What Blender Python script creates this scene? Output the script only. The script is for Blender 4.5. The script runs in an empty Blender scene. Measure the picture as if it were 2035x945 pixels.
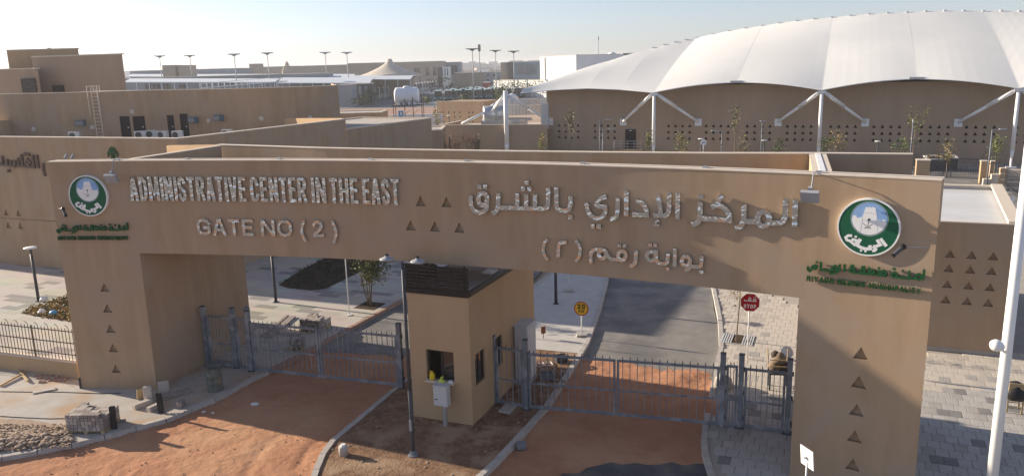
import bpy, bmesh, math, random
from mathutils import Vector, Matrix, noise
random.seed(7)
rad = math.radians
SC = bpy.context.scene
COL = SC.collection

# ------------------------------------------------------------------ camera
CAM_H, FPX, PITCH, ROLL = 11.0, 1570.9, 0.2151, -0.0265
_f = Vector((0, math.cos(PITCH), -math.sin(PITCH)))
_u0 = Vector((0, math.sin(PITCH), math.cos(PITCH)))
_r0 = Vector((1, 0, 0))
C_R = math.cos(ROLL) * _r0 + math.sin(ROLL) * _u0
C_U = -math.sin(ROLL) * _r0 + math.cos(ROLL) * _u0
cam = bpy.data.cameras.new('camera')
cam.sensor_fit = 'HORIZONTAL'; cam.sensor_width = 36.0
cam.lens = 36.0 * FPX / 2035.0
cam.clip_start = 0.2; cam.clip_end = 9000
camo = bpy.data.objects.new('camera', cam); COL.objects.link(camo)
camo.matrix_world = Matrix(((C_R.x, C_U.x, -_f.x, 0), (C_R.y, C_U.y, -_f.y, 0), (C_R.z, C_U.z, -_f.z, CAM_H), (0, 0, 0, 1)))
SC.camera = camo

# ------------------------------------------------------------------ sky, sun, exposure
SUN_AZ, SUN_EL = 294.5, 17.0          # azimuth of the sun clockwise from +Y, elevation
w = bpy.data.worlds.new('World'); SC.world = w; w.use_nodes = True
nt = w.node_tree; nt.nodes.clear()
sky = nt.nodes.new('ShaderNodeTexSky'); sky.sky_type = 'NISHITA'; sky.sun_disc = False
sky.sun_elevation = rad(SUN_EL); sky.sun_rotation = rad(SUN_AZ)
sky.altitude = 600; sky.air_density = 1.0; sky.dust_density = 0.8; sky.ozone_density = 2.2
bg = nt.nodes.new('ShaderNodeBackground'); bg.inputs['Strength'].default_value = 0.075
wo = nt.nodes.new('ShaderNodeOutputWorld')
hs = nt.nodes.new('ShaderNodeHueSaturation'); hs.inputs['Saturation'].default_value = 0.58      # dusty, pale air all round
tn = nt.nodes.new('ShaderNodeMix'); tn.data_type = 'RGBA'; tn.blend_type = 'MULTIPLY'; tn.inputs['Factor'].default_value = 1.0; tn.inputs['B'].default_value = (0.99, 1.01, 1.16, 1)   # white balance
nt.links.new(sky.outputs[0], hs.inputs['Color']); nt.links.new(hs.outputs[0], tn.inputs['A']); nt.links.new(tn.outputs['Result'], bg.inputs[0]); nt.links.new(bg.outputs[0], wo.inputs[0])
sun = bpy.data.lights.new('sun', 'SUN'); sun.energy = 5.0; sun.angle = rad(0.55); sun.color = (1.0, 0.86, 0.68)
suno = bpy.data.objects.new('sun', sun); COL.objects.link(suno)
sd = Vector((math.sin(rad(SUN_AZ)) * math.cos(rad(SUN_EL)), math.cos(rad(SUN_AZ)) * math.cos(rad(SUN_EL)), math.sin(rad(SUN_EL))))
suno.rotation_euler = sd.to_track_quat('Z', 'Y').to_euler()
suno.location = (-40, 20, 40)
vs = SC.view_settings
vs.view_transform = 'Standard'; vs.look = 'None'; vs.gamma = 1.0; vs.use_curve_mapping = False
vs.exposure = 1.0

# ------------------------------------------------------------------ survey helpers: photo point -> place on a level surface / at a depth
def _ray(px, py): return _f + (px - 1017.5) / FPX * C_R - (py - 472.5) / FPX * C_U
def G(px, py, z=0.0):
    d = _ray(px, py); t = (z - CAM_H) / d.z
    return Vector((d.x * t, d.y * t, z))
def D(px, py, y):
    d = _ray(px, py); t = y / d.y
    return Vector((d.x * t, y, CAM_H + d.z * t))
UU = Vector((0.9239, -0.3827, 0)); VV = Vector((0.3827, 0.9239, 0)); ZZ = Vector((0, 0, 1))
AZ = math.atan2(UU.y, UU.x)            # yaw of the site grid

# ------------------------------------------------------------------ materials
MATS = {}
def mat(name, c1, c2=None, scale=2.0, rough=0.8, bump=0.0, bscale=40.0, metal=0.0, stretch=None, spec=0.3, detail=4.0, c3=None, scale3=0.3, local=False):
    m = bpy.data.materials.new(name); m.use_nodes = True
    n = m.node_tree; N = n.nodes; L = n.links
    b = N['Principled BSDF']
    b.inputs['Roughness'].default_value = rough; b.inputs['Metallic'].default_value = metal
    b.inputs['Specular IOR Level'].default_value = spec
    b.inputs['Base Color'].default_value = (*c1, 1)
    if c2 is not None or bump:
        if local:
            g = N.new('ShaderNodeTexCoord'); pos = g.outputs['Object']
        else:
            g = N.new('ShaderNodeNewGeometry'); pos = g.outputs['Position']
        if stretch:
            mp = N.new('ShaderNodeMapping'); mp.inputs['Scale'].default_value = stretch
            L.new(pos, mp.inputs['Vector']); pos2 = mp.outputs[0]
        else: pos2 = pos
    if c2 is not None:
        t = N.new('ShaderNodeTexNoise'); t.inputs['Scale'].default_value = scale; t.inputs['Detail'].default_value = detail
        t.inputs['Roughness'].default_value = 0.65
        L.new(pos2, t.inputs['Vector'])
        r = N.new('ShaderNodeValToRGB'); r.color_ramp.elements[0].position = 0.35; r.color_ramp.elements[1].position = 0.65
        r.color_ramp.elements[0].color = (*c1, 1); r.color_ramp.elements[1].color = (*c2, 1)
        L.new(t.outputs['Fac'], r.inputs[0]); out = r.outputs[0]
        if c3 is not None:
            t3 = N.new('ShaderNodeTexNoise'); t3.inputs['Scale'].default_value = scale3; t3.inputs['Detail'].default_value = 5
            L.new(pos, t3.inputs['Vector'])
            r3 = N.new('ShaderNodeValToRGB'); r3.color_ramp.elements[0].position = 0.48; r3.color_ramp.elements[1].position = 0.62
            L.new(t3.outputs['Fac'], r3.inputs[0])
            mx = N.new('ShaderNodeMix'); mx.data_type = 'RGBA'
            L.new(r3.outputs[0], mx.inputs['Factor']); L.new(out, mx.inputs['A']); mx.inputs['B'].default_value = (*c3, 1)
            out = mx.outputs['Result']
        L.new(out, b.inputs['Base Color'])
    if bump:
        t2 = N.new('ShaderNodeTexNoise'); t2.inputs['Scale'].default_value = bscale; t2.inputs['Detail'].default_value = 5
        L.new(pos, t2.inputs['Vector'])
        bm = N.new('ShaderNodeBump'); bm.inputs['Strength'].default_value = bump; bm.inputs['Distance'].default_value = 0.03
        L.new(t2.outputs['Fac'], bm.inputs['Height']); L.new(bm.outputs[0], b.inputs['Normal'])
    MATS[name] = m
    return m

def paving_mat(name, light, mid, dark, su, sv, joint, pdark=0.12, dusty=None):
    """pavers too far away to tell apart: running-bond cells with joints, colour per cell"""
    m = bpy.data.materials.new(name); m.use_nodes = True
    n = m.node_tree; N = n.nodes; L = n.links; b = N['Principled BSDF']; b.inputs['Roughness'].default_value = 0.85
    g = N.new('ShaderNodeNewGeometry'); mp = N.new('ShaderNodeMapping'); mp.vector_type = 'TEXTURE'
    mp.inputs['Rotation'].default_value = (0, 0, AZ)
    L.new(g.outputs['Position'], mp.inputs['Vector'])
    br = N.new('ShaderNodeTexBrick'); br.inputs['Scale'].default_value = 1.0; br.offset = 0.5
    br.inputs['Brick Width'].default_value = su; br.inputs['Row Height'].default_value = sv
    br.inputs['Mortar Size'].default_value = joint; br.inputs['Bias'].default_value = 0.0
    br.inputs['Color1'].default_value = (0, 0, 0, 1); br.inputs['Color2'].default_value = (1, 1, 1, 1); br.inputs['Mortar'].default_value = (0.55, 0.55, 0.55, 1)
    L.new(mp.outputs[0], br.inputs['Vector'])
    r = N.new('ShaderNodeValToRGB'); e = r.color_ramp.elements
    e[0].position = pdark; e[0].color = (*dark, 1); e[1].position = pdark + 0.03; e[1].color = (*light, 1)
    k = e.new(0.6); k.color = (*light, 1); k = e.new(0.85); k.color = (*mid, 1)
    L.new(br.outputs['Color'], r.inputs[0])
    t = N.new('ShaderNodeTexNoise'); t.inputs['Scale'].default_value = 0.6; t.inputs['Detail'].default_value = 6
    L.new(g.outputs['Position'], t.inputs['Vector'])
    mx = N.new('ShaderNodeMix'); mx.data_type = 'RGBA'; mx.blend_type = 'MULTIPLY'; mx.inputs['Factor'].default_value = 0.35
    L.new(r.outputs[0], mx.inputs['A']); L.new(t.outputs['Color'], mx.inputs['B'])
    L.new(mx.outputs['Result'], b.inputs['Base Color'])
    MATS[name] = m
    return m

def steel_mat(name):
    m = mat(name, (0.62, 0.63, 0.645), rough=0.12, metal=1.0)
    N = m.node_tree.nodes; L = m.node_tree.links; b = N['Principled BSDF']
    g = N.new('ShaderNodeNewGeometry'); t = N.new('ShaderNodeTexNoise'); t.inputs['Scale'].default_value = 4.5; t.inputs['Detail'].default_value = 1.5; t.inputs['Distortion'].default_value = 1.0
    L.new(g.outputs['Position'], t.inputs['Vector'])
    bm = N.new('ShaderNodeBump'); bm.inputs['Strength'].default_value = 0.8; bm.inputs['Distance'].default_value = 0.045
    L.new(t.outputs['Fac'], bm.inputs['Height']); L.new(bm.outputs[0], b.inputs['Normal'])
    return m

def glass_mat(name, col):
    m = mat(name, col, rough=0.06, spec=0.8); return m

mat('stucco', (0.37, 0.262, 0.17), (0.44, 0.317, 0.21), scale=1.6, rough=0.92, bump=0.22, bscale=55, stretch=(1, 1, 0.14), c3=(0.40, 0.30, 0.215), scale3=0.6, spec=0.1, detail=8)
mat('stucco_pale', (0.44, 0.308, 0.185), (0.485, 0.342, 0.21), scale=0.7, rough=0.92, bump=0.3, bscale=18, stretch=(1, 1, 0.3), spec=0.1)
mat('stucco_grey', (0.38, 0.285, 0.205), (0.42, 0.315, 0.23), scale=0.6, rough=0.92, bump=0.3, bscale=14, stretch=(1, 1, 0.3), spec=0.1)
mat('coping', (0.62, 0.53, 0.43), (0.68, 0.59, 0.48), scale=3, rough=0.85, bump=0.1)  # paler than the stucco: sunlight on the wall tops put into the colour
mat('roof_grey', (0.42, 0.38, 0.33), (0.5, 0.46, 0.40), scale=1.2, rough=0.9, bump=0.1)
mat('roof_white', (0.56, 0.57, 0.565), (0.62, 0.625, 0.62), scale=0.8, rough=0.7, bump=0.05, c3=(0.55, 0.545, 0.53), scale3=0.25)
mat('sand', (0.40, 0.20, 0.118), (0.475, 0.25, 0.15), scale=1.3, rough=0.95, bump=0.8, bscale=6, c3=(0.50, 0.29, 0.175), scale3=0.28, spec=0.05)
mat('desert', (0.42, 0.33, 0.24), (0.50, 0.40, 0.30), scale=0.05, rough=0.95, bump=0.2, bscale=2, c3=(0.36, 0.27, 0.2), scale3=0.012, spec=0.05)
mat('soil', (0.17, 0.10, 0.065), (0.28, 0.175, 0.11), scale=5, rough=0.95, bump=0.8, bscale=14, c3=(0.36, 0.25, 0.165), scale3=1.1, spec=0.05)
mat('bed_soil', (0.06, 0.045, 0.035), (0.11, 0.08, 0.055), scale=6, rough=0.95, bump=0.8, bscale=18, spec=0.05)
mat('concrete', (0.40, 0.375, 0.34), (0.48, 0.455, 0.415), scale=1.4, rough=0.9, bump=0.15, bscale=25, c3=(0.44, 0.315, 0.215), scale3=0.45, spec=0.1)
mat('concrete_clean', (0.47, 0.45, 0.42), (0.53, 0.51, 0.48), scale=2.0, rough=0.9, bump=0.1, spec=0.1)
mat('kerb_concrete', (0.40, 0.37, 0.34), (0.50, 0.47, 0.43), scale=4, rough=0.9, bump=0.2, bscale=30, spec=0.1)
mat('kerb_red', (0.34, 0.22, 0.17), (0.40, 0.27, 0.21), scale=4, rough=0.9, bump=0.2, bscale=30, spec=0.1)
mat('asphalt', (0.075, 0.075, 0.08), (0.11, 0.11, 0.112), scale=1.5, rough=0.9, bump=0.25, bscale=60, c3=(0.17, 0.16, 0.15), scale3=0.6, spec=0.15)
mat('asphalt_dusty', (0.21, 0.20, 0.19), (0.27, 0.255, 0.235), scale=1.3, rough=0.92, bump=0.2, bscale=50, c3=(0.17, 0.165, 0.16), scale3=0.5, spec=0.1)
mat('asphalt_far', (0.10, 0.115, 0.13), (0.15, 0.165, 0.18), scale=0.15, rough=0.9)
paving_mat('paving_far', (0.55, 0.50, 0.44), (0.48, 0.44, 0.39), (0.29, 0.27, 0.25), 1.2, 0.5, 0.01, pdark=0.13)
paving_mat('paving_beige', (0.56, 0.50, 0.43), (0.51, 0.46, 0.40), (0.40, 0.37, 0.33), 0.32, 0.48, 0.006, pdark=0.12)
mat('tile_light', (0.39, 0.375, 0.355), (0.45, 0.43, 0.40), scale=3, rough=0.85, bump=0.12, bscale=50, spec=0.15)
mat('tile_beige', (0.50, 0.45, 0.385), (0.54, 0.49, 0.42), scale=3, rough=0.85, bump=0.12, bscale=50, spec=0.15)
mat('tile_sand', (0.43, 0.39, 0.34), (0.47, 0.43, 0.375), scale=3, rough=0.85, bump=0.12, bscale=50, spec=0.15)
mat('tile_mid', (0.34, 0.32, 0.30), (0.39, 0.37, 0.34), scale=3, rough=0.85, bump=0.12, bscale=50, spec=0.15)
mat('tile_dark', (0.20, 0.195, 0.19), (0.245, 0.24, 0.23), scale=3, rough=0.85, bump=0.12, bscale=50, spec=0.15)
mat('joint', (0.35, 0.32, 0.28), (0.41, 0.375, 0.33), scale=5, rough=0.95)
mat('gate_paint', (0.155, 0.17, 0.195), (0.215, 0.23, 0.255), scale=3, rough=0.5, bump=0.05, bscale=30, c3=(0.30, 0.31, 0.33), scale3=2.2)
mat('gate_dark', (0.06, 0.07, 0.085), (0.09, 0.10, 0.12), scale=5, rough=0.6)
mat('fence_paint', (0.11, 0.09, 0.075), (0.15, 0.12, 0.10), scale=4, rough=0.6)
steel_mat('mirror_steel')
mat('white_paint', (0.78, 0.78, 0.77), (0.83, 0.83, 0.82), scale=1.5, rough=0.45)
mat('white_steel', (0.74, 0.74, 0.74), (0.80, 0.80, 0.80), scale=2, rough=0.5)
mat('membrane', (0.725, 0.72, 0.685), (0.76, 0.755, 0.72), scale=0.12, rough=0.75, c3=(0.665, 0.67, 0.65), scale3=0.05)
mat('membrane_seam', (0.66, 0.65, 0.62), (0.70, 0.69, 0.66), scale=0.5, rough=0.7)
mat('letter_brown', (0.11, 0.075, 0.06), (0.15, 0.105, 0.085), scale=5, rough=0.6)
mat('tent_beige', (0.52, 0.46, 0.38), (0.57, 0.51, 0.43), scale=0.3, rough=0.85)
mat('canopy_grey', (0.55, 0.60, 0.64), (0.62, 0.66, 0.70), scale=0.2, rough=0.7)
mat('sign_green', (0.012, 0.10, 0.05), (0.016, 0.115, 0.058), scale=2, rough=0.25)
mat('letter_green', (0.012, 0.075, 0.026), (0.016, 0.09, 0.032), scale=4, rough=0.3)
mat('sign_white', (0.80, 0.80, 0.79), (0.83, 0.83, 0.82), scale=2, rough=0.35)
mat('sign_sky', (0.22, 0.38, 0.66), (0.30, 0.46, 0.72), scale=3, rough=0.3)
mat('sign_shade', (0.52, 0.56, 0.60), rough=0.4)
mat('sign_black', (0.02, 0.02, 0.02), rough=0.4)
mat('sign_red', (0.42, 0.012, 0.02), (0.46, 0.016, 0.025), scale=2, rough=0.35)
mat('sign_yellow', (0.72, 0.46, 0.03), (0.76, 0.50, 0.035), scale=2, rough=0.4)
mat('louvre_brown', (0.016, 0.013, 0.012), (0.024, 0.019, 0.018), scale=3, rough=0.5)
mat('dark_metal', (0.05, 0.055, 0.065), (0.075, 0.08, 0.09), scale=3, rough=0.5)
mat('grey_metal', (0.16, 0.175, 0.20), (0.21, 0.225, 0.25), scale=3, rough=0.45)
mat('lamp_grey', (0.30, 0.31, 0.33), (0.36, 0.37, 0.39), scale=3, rough=0.45)
mat('galvanised', (0.45, 0.47, 0.49), (0.55, 0.57, 0.59), scale=2, rough=0.4, metal=0.6)
mat('cabinet_paint', (0.52, 0.53, 0.53), (0.57, 0.58, 0.58), scale=2, rough=0.5)
glass_mat('window_glass', (0.02, 0.022, 0.026))
glass_mat('blue_glass', (0.05, 0.09, 0.13))
mat('window_frame', (0.05, 0.04, 0.035), (0.07, 0.055, 0.05), scale=4, rough=0.5)
mat('door_dark', (0.022, 0.018, 0.018), (0.035, 0.028, 0.027), scale=3, rough=0.6)
mat('room_dark', (0.06, 0.045, 0.04), (0.08, 0.06, 0.05), scale=2, rough=0.8)
mat('wood_red', (0.17, 0.055, 0.025), (0.24, 0.085, 0.04), scale=6, rough=0.6, stretch=(1, 1, 0.1))
mat('timber', (0.40, 0.29, 0.16), (0.50, 0.37, 0.22), scale=8, rough=0.8)
mat('cast_stone', (0.25, 0.215, 0.195), (0.33, 0.285, 0.255), scale=6, rough=0.9, bump=0.3, bscale=40)
mat('cast_stone_pale', (0.42, 0.37, 0.33), (0.48, 0.43, 0.38), scale=6, rough=0.9, bump=0.3, bscale=40)
mat('slab_black', (0.018, 0.018, 0.02), (0.03, 0.03, 0.033), scale=5, rough=0.5)
mat('rubble_grey', (0.27, 0.215, 0.17), (0.40, 0.32, 0.26), scale=9, rough=0.95, bump=0.5)
mat('gravel', (0.30, 0.22, 0.16), (0.40, 0.30, 0.22), scale=6, rough=0.95, bump=0.8, bscale=20)
mat('barrel_green', (0.10, 0.115, 0.10), (0.17, 0.18, 0.155), scale=6, rough=0.7, c3=(0.26, 0.20, 0.15), scale3=2.5)
mat('plastic_yellow', (0.70, 0.50, 0.02), rough=0.4)
mat('bag_lime', (0.55, 0.58, 0.06), (0.62, 0.64, 0.10), scale=9, rough=0.5)
mat('plastic_white', (0.78, 0.78, 0.76), rough=0.45)
mat('plastic_blue', (0.10, 0.35, 0.62), rough=0.5)
mat('tank_white', (0.80, 0.81, 0.83), (0.84, 0.85, 0.86), scale=1, rough=0.4)
mat('bark', (0.16, 0.12, 0.09), (0.24, 0.19, 0.14), scale=14, rough=0.95, bump=0.5)
for nm, a, b_ in (('leaf_olive', (0.075, 0.085, 0.03), (0.12, 0.13, 0.05)), ('leaf_green', (0.04, 0.08, 0.022), (0.075, 0.12, 0.035)),
                  ('leaf_lime', (0.13, 0.15, 0.03), (0.19, 0.20, 0.05)), ('leaf_rust', (0.24, 0.09, 0.045), (0.32, 0.14, 0.07)),
                  ('leaf_dark', (0.02, 0.035, 0.014), (0.04, 0.06, 0.025)), ('leaf_dry', (0.20, 0.15, 0.07), (0.27, 0.21, 0.11)),
                  ('leaf_gold', (0.26, 0.17, 0.035), (0.34, 0.23, 0.06))):
    mat(nm, a, b_, scale=6, rough=0.65)
mat('bus_teal', (0.05, 0.13, 0.14), (0.07, 0.16, 0.17), scale=0.5, rough=0.35)
mat('bus_roof', (0.30, 0.40, 0.42), (0.40, 0.49, 0.50), scale=0.5, rough=0.5)
mat('tyre', (0.02, 0.02, 0.02), rough=0.9)
mat('far_tan', (0.34, 0.28, 0.22), (0.40, 0.33, 0.26), scale=0.1, rough=0.9)
mat('far_grey', (0.27, 0.28, 0.29), (0.34, 0.35, 0.36), scale=0.1, rough=0.9)
mat('far_white', (0.70, 0.69, 0.67), (0.76, 0.75, 0.73), scale=0.1, rough=0.85)
mat('far_blue', (0.10, 0.15, 0.21), (0.14, 0.20, 0.27), scale=0.15, rough=0.4)
mat('far_dark', (0.07, 0.065, 0.065), (0.10, 0.095, 0.09), scale=0.15, rough=0.7)
mat('brick_red', (0.30, 0.06, 0.06), (0.36, 0.09, 0.08), scale=0.3, rough=0.8)

# ------------------------------------------------------------------ mesh and object helpers
class MB:
    def __init__(s): s.v = []; s.f = []
    def add(s, vs, fs):
        o = len(s.v); s.v += [Vector(v) for v in vs]; s.f += [tuple(i + o for i in f) for f in fs]; return s
    def box(s, c, size, rz=0.0, M=None):
        hx, hy, hz = size[0] / 2, size[1] / 2, size[2] / 2
        vs = [Vector((x, y, z)) for z in (-hz, hz) for x, y in ((-hx, -hy), (hx, -hy), (hx, hy), (-hx, hy))]
        m = M if M is not None else Matrix.Rotation(rz, 4, 'Z')
        vs = [m @ v + Vector(c) for v in vs]
        return s.add(vs, [(3, 2, 1, 0), (4, 5, 6, 7), (0, 1, 5, 4), (1, 2, 6, 5), (2, 3, 7, 6), (3, 0, 4, 7)])
    def prism(s, poly, z0, z1):
        n = len(poly); vs = [(p[0], p[1], z0) for p in poly] + [(p[0], p[1], z1) for p in poly]
        fs = [tuple(reversed(range(n))), tuple(range(n, 2 * n))] + [(i, (i + 1) % n, n + (i + 1) % n, n + i) for i in range(n)]
        return s.add(vs, fs)
    def tube(s, p0, p1, r0, r1=None, n=8, caps=True):
        p0, p1 = Vector(p0), Vector(p1); r1 = r0 if r1 is None else r1
        d = (p1 - p0).normalized(); a = d.orthogonal().normalized(); b = d.cross(a)
        ring = [a * math.cos(2 * math.pi * i / n) + b * math.sin(2 * math.pi * i / n) for i in range(n)]
        vs = [p0 + q * r0 for q in ring] + [p1 + q * r1 for q in ring]
        fs = [(i, (i + 1) % n, n + (i + 1) % n, n + i) for i in range(n)]
        if caps: fs += [tuple(reversed(range(n))), tuple(range(n, 2 * n))]
        return s.add(vs, fs)
    def path(s, pts, r, n=7):
        for i in range(len(pts) - 1): s.tube(pts[i], pts[i + 1], r if not isinstance(r, (list, tuple)) else r[i], r if not isinstance(r, (list, tuple)) else r[i + 1], n)
        return s
    def lathe(s, c, prof, n=16, axis=None):
        c = Vector(c); vs = []; fs = []
        m = axis if axis is not None else Matrix.Identity(3)
        for r, z in prof:
            for i in range(n):
                a = 2 * math.pi * i / n; vs.append(c + m @ Vector((r * math.cos(a), r * math.sin(a), z)))
        for k in range(len(prof) - 1):
            for i in range(n): fs.append((k * n + i, k * n + (i + 1) % n, (k + 1) * n + (i + 1) % n, (k + 1) * n + i))
        fs.append(tuple(reversed(range(n)))); fs.append(tuple((len(prof) - 1) * n + i for i in range(n)))
        return s.add(vs, fs)
    def quad(s, a, b, c, d): return s.add([a, b, c, d], [(0, 1, 2, 3)])
    def mesh(s, name, m, local=None, smooth=False):
        me = bpy.data.meshes.new(name)
        vs = [local @ v for v in s.v] if local is not None else s.v
        me.from_pydata([tuple(v) for v in vs], [], s.f); me.update()
        if m: me.materials.append(MATS[m])
        if smooth:
            for p in me.polygons: p.use_smooth = True
        return me
    def build(s, name, m, parent=None, smooth=False):
        """vertices are given in world space; a parent's frame is taken out here"""
        loc = WM[parent.name].inverted() if parent is not None else None
        o = bpy.data.objects.new(name, s.mesh(name, m, loc, smooth)); COL.objects.link(o)
        if parent is not None: o.parent = parent
        WM[o.name] = WM[parent.name] if parent is not None else Matrix.Identity(4)
        return o
WM = {}
def tag(o, label=None, cat=None, group=None, kind=None):
    if label: o['label'] = label
    if cat: o['category'] = cat
    if group: o['group'] = group
    if kind: o['kind'] = kind
    return o
def thing(name, label, cat, loc=(0, 0, 0), rz=0.0, group=None):
    o = bpy.data.objects.new(name, None); COL.objects.link(o); o.empty_display_size = 0.3
    o.location = loc; o.rotation_euler = (0, 0, rz)
    WM[o.name] = Matrix.Translation(Vector(loc)) @ Matrix.Rotation(rz, 4, 'Z')
    return tag(o, label, cat, group)
def inst(name, me, parent, loc, rz=0.0, scale=None):
    """one more object with shared mesh data; loc in the parent's own frame"""
    o = bpy.data.objects.new(name, me); COL.objects.link(o); o.parent = parent
    o.location = loc; o.rotation_euler = (0, 0, rz)
    if scale: o.scale = scale
    return o
def dup(root, loc, rz, label, group=None):
    r = root.copy(); COL.objects.link(r); r.location = loc; r.rotation_euler = (0, 0, rz); r['label'] = label
    if group: r['group'] = group
    for ch in root.children:
        c = ch.copy(); COL.objects.link(c); c.parent = r
        for g in ch.children:
            d = g.copy(); COL.objects.link(d); d.parent = c
    return r
def structure(name, mb, m, smooth=False): return tag(mb.build(name, m, None, smooth), kind='structure')
ORD = ['first', 'second', 'third', 'fourth', 'fifth', 'sixth', 'seventh', 'eighth', 'ninth', 'tenth', 'eleventh', 'twelfth', 'thirteenth', 'fourteenth', 'fifteenth', 'sixteenth']
def poly_sheet(pts, z):
    mb = MB(); mb.add([(p[0], p[1], z) for p in pts], [tuple(range(len(pts)))]); return mb
def bevel(o, w=0.01, seg=1):
    md = o.modifiers.new('bevel', 'BEVEL'); md.width = w; md.segments = seg; md.limit_method = 'ANGLE'; return o
def tri_wall(mb, fmap, s0, s1, z0, z1, tris, smax=0.7, niche=None, depth=0.12, w=0.35, h=0.32):
    """wall patch with triangular niches; fmap(s, z, off) -> point; tris = list of (s, z centre), aligned in columns and rows"""
    se = {round(s0, 4), round(s1, 4)}; ze = {round(z0, 4), round(z1, 4)}; cells = {}
    for (a, b) in tris:
        x0, x1, y0, y1 = round(a - w / 2 - .06, 4), round(a + w / 2 + .06, 4), round(b - h / 2 - .05, 4), round(b + h / 2 + .05, 4)
        se |= {x0, x1}; ze |= {y0, y1}; cells[(x0, y0)] = (a, b)
    se = sorted(se); ze = sorted(ze); ss = [se[0]]
    for i in range(1, len(se)):
        n = max(1, math.ceil((se[i] - se[i - 1]) / smax))
        ss += [se[i - 1] + (se[i] - se[i - 1]) * k / n for k in range(1, n + 1)]
    for i in range(len(ss) - 1):
        for j in range(len(ze) - 1):
            a, b, c, d = fmap(ss[i], ze[j], 0), fmap(ss[i + 1], ze[j], 0), fmap(ss[i + 1], ze[j + 1], 0), fmap(ss[i], ze[j + 1], 0)
            t = cells.get((round(ss[i], 4), round(ze[j], 4)))
            if t is None: mb.quad(a, b, c, d); continue
            x, z = t
            P = [(x - w / 2, z - h / 2), (x + w / 2, z - h / 2), (x, z + h / 2)]
            p, q, r = [fmap(*k, 0) for k in P]; p2, q2, r2 = [fmap(*k, -depth) for k in P]
            mb.add([a, b, c, d, p, q, r], [(0, 1, 5, 4), (1, 2, 6, 5), (2, 3, 6), (3, 0, 4, 6)])
            if niche is not None: niche.append(MB().add([p, q, r, p2, q2, r2], [(0, 1, 4, 3), (1, 2, 5, 4), (2, 0, 3, 5), (3, 4, 5)]))
    return mb
# ================================================================== THE GROUND
structure('ground', poly_sheet([(-4000, -800), (4000, -800), (4000, 6000), (-4000, 6000)], -0.12), 'desert')

def nz(x, y, s): return noise.noise(Vector((x * s, y * s, 3.1)))
HEAP = [(G(1400, 812), 0.30, 0.75), (G(1240, 790), 0.07, 0.9), (G(1080, 838), 0.05, 0.6), (G(1345, 752), 0.08, 0.5), (G(1385, 745), 0.07, 0.4)]
def sand_h(x, y):
    h = 0.020 * nz(x, y, 0.5) + 0.013 * nz(x, y, 1.9) + 0.016 * nz(x + 7, y, 3.3) + 0.010 * nz(x, y + 3, 6.5)
    k = (y - (29.3 - (x - 2.6) * 0.566)) if x > 0 else (y - 30.2 + .2 * x * 0)       # thins out where the paved roads begin
    if k > 0: h -= 0.07 * min(1, k / 1.6)
    # wheel ruts that sweep round the island into the left-hand opening
    for r0 in (3.1, 4.5):
        d = abs(math.hypot(x + 3.2, y - 21.0) - r0 - 0.2 * nz(x, y, .3)); h -= 0.022 * math.exp(-(d / 0.16) ** 2)
    for p, a, r in HEAP: h += a * math.exp(-((x - p.x) ** 2 + (y - p.y) ** 2) / r ** 2)
    return h
mb = MB(); nx, ny = 400, 280; X0, X1, Y0, Y1 = -24.0, 12.0, 9.0, 34.0
mb.v = [Vector((X0 + (X1 - X0) * i / nx, Y0 + (Y1 - Y0) * j / ny, 0)) for j in range(ny + 1) for i in range(nx + 1)]
for v in mb.v:
    e = min(v.x - X0, X1 - v.x, v.y - Y0, Y1 - v.y, 1.0)
    v.z = sand_h(v.x, v.y) * e - 0.05 * (1 - e)
mb.f = [(j * (nx + 1) + i, j * (nx + 1) + i + 1, (j + 1) * (nx + 1) + i + 1, (j + 1) * (nx + 1) + i) for j in range(ny) for i in range(nx)]
structure('sand_road', mb, 'sand', smooth=True)

def jag(a, b, n, amp):
    a, b = Vector(a), Vector(b); p = Vector((-(b - a).y, (b - a).x, 0)).normalized()
    return [a.lerp(b, k / n) + p * (amp * nz(k * 1.7, a.x, 0.6) * (0 if k in (0, n) else 1)) for k in range(n + 1)]
# kerb lines (photo survey)
K_LEFT = [Vector((-40, 17.4, 0)), Vector((-26, 18.9, 0)), Vector((-19.5, 20.2, 0))] + [G(*p) for p in ((0, 915), (100, 897), (200, 874), (330, 838), (430, 797), (500, 757), (548, 735))] + [G(800, 600), G(850, 560), Vector((1.6, 53.5, 0))]
K_ISLAND = [Vector((4.6, 47, 0)), Vector((-0.3, 35.0, 0)), Vector((-3.95, 26.4, 0))] + [G(*p) for p in ((760, 800), (700, 850), (655, 888), (636, 920))] + [Vector((-5.55, 19.2, 0)), Vector((-5.0, 17.8, 0)), Vector((-3.6, 17.0, 0)), Vector((-2.3, 17.5, 0))] + [G(*p) for p in ((975, 935), (1030, 875), (1085, 815), (1165, 690), (1190, 620), (1206, 560))] + [Vector((5.4, 44, 0)), Vector((5.5, 46.8, 0))]
K_RIGHT = [Vector((4.6, 8, 0)), Vector((5.0, 15, 0))] + [G(*p) for p in ((1412, 945), (1398, 895), (1402, 850), (1420, 760), (1434, 690), (1431, 640), (1418, 575))] + [Vector((10.8, 42, 0)), Vector((12.6, 49, 0))]

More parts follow.
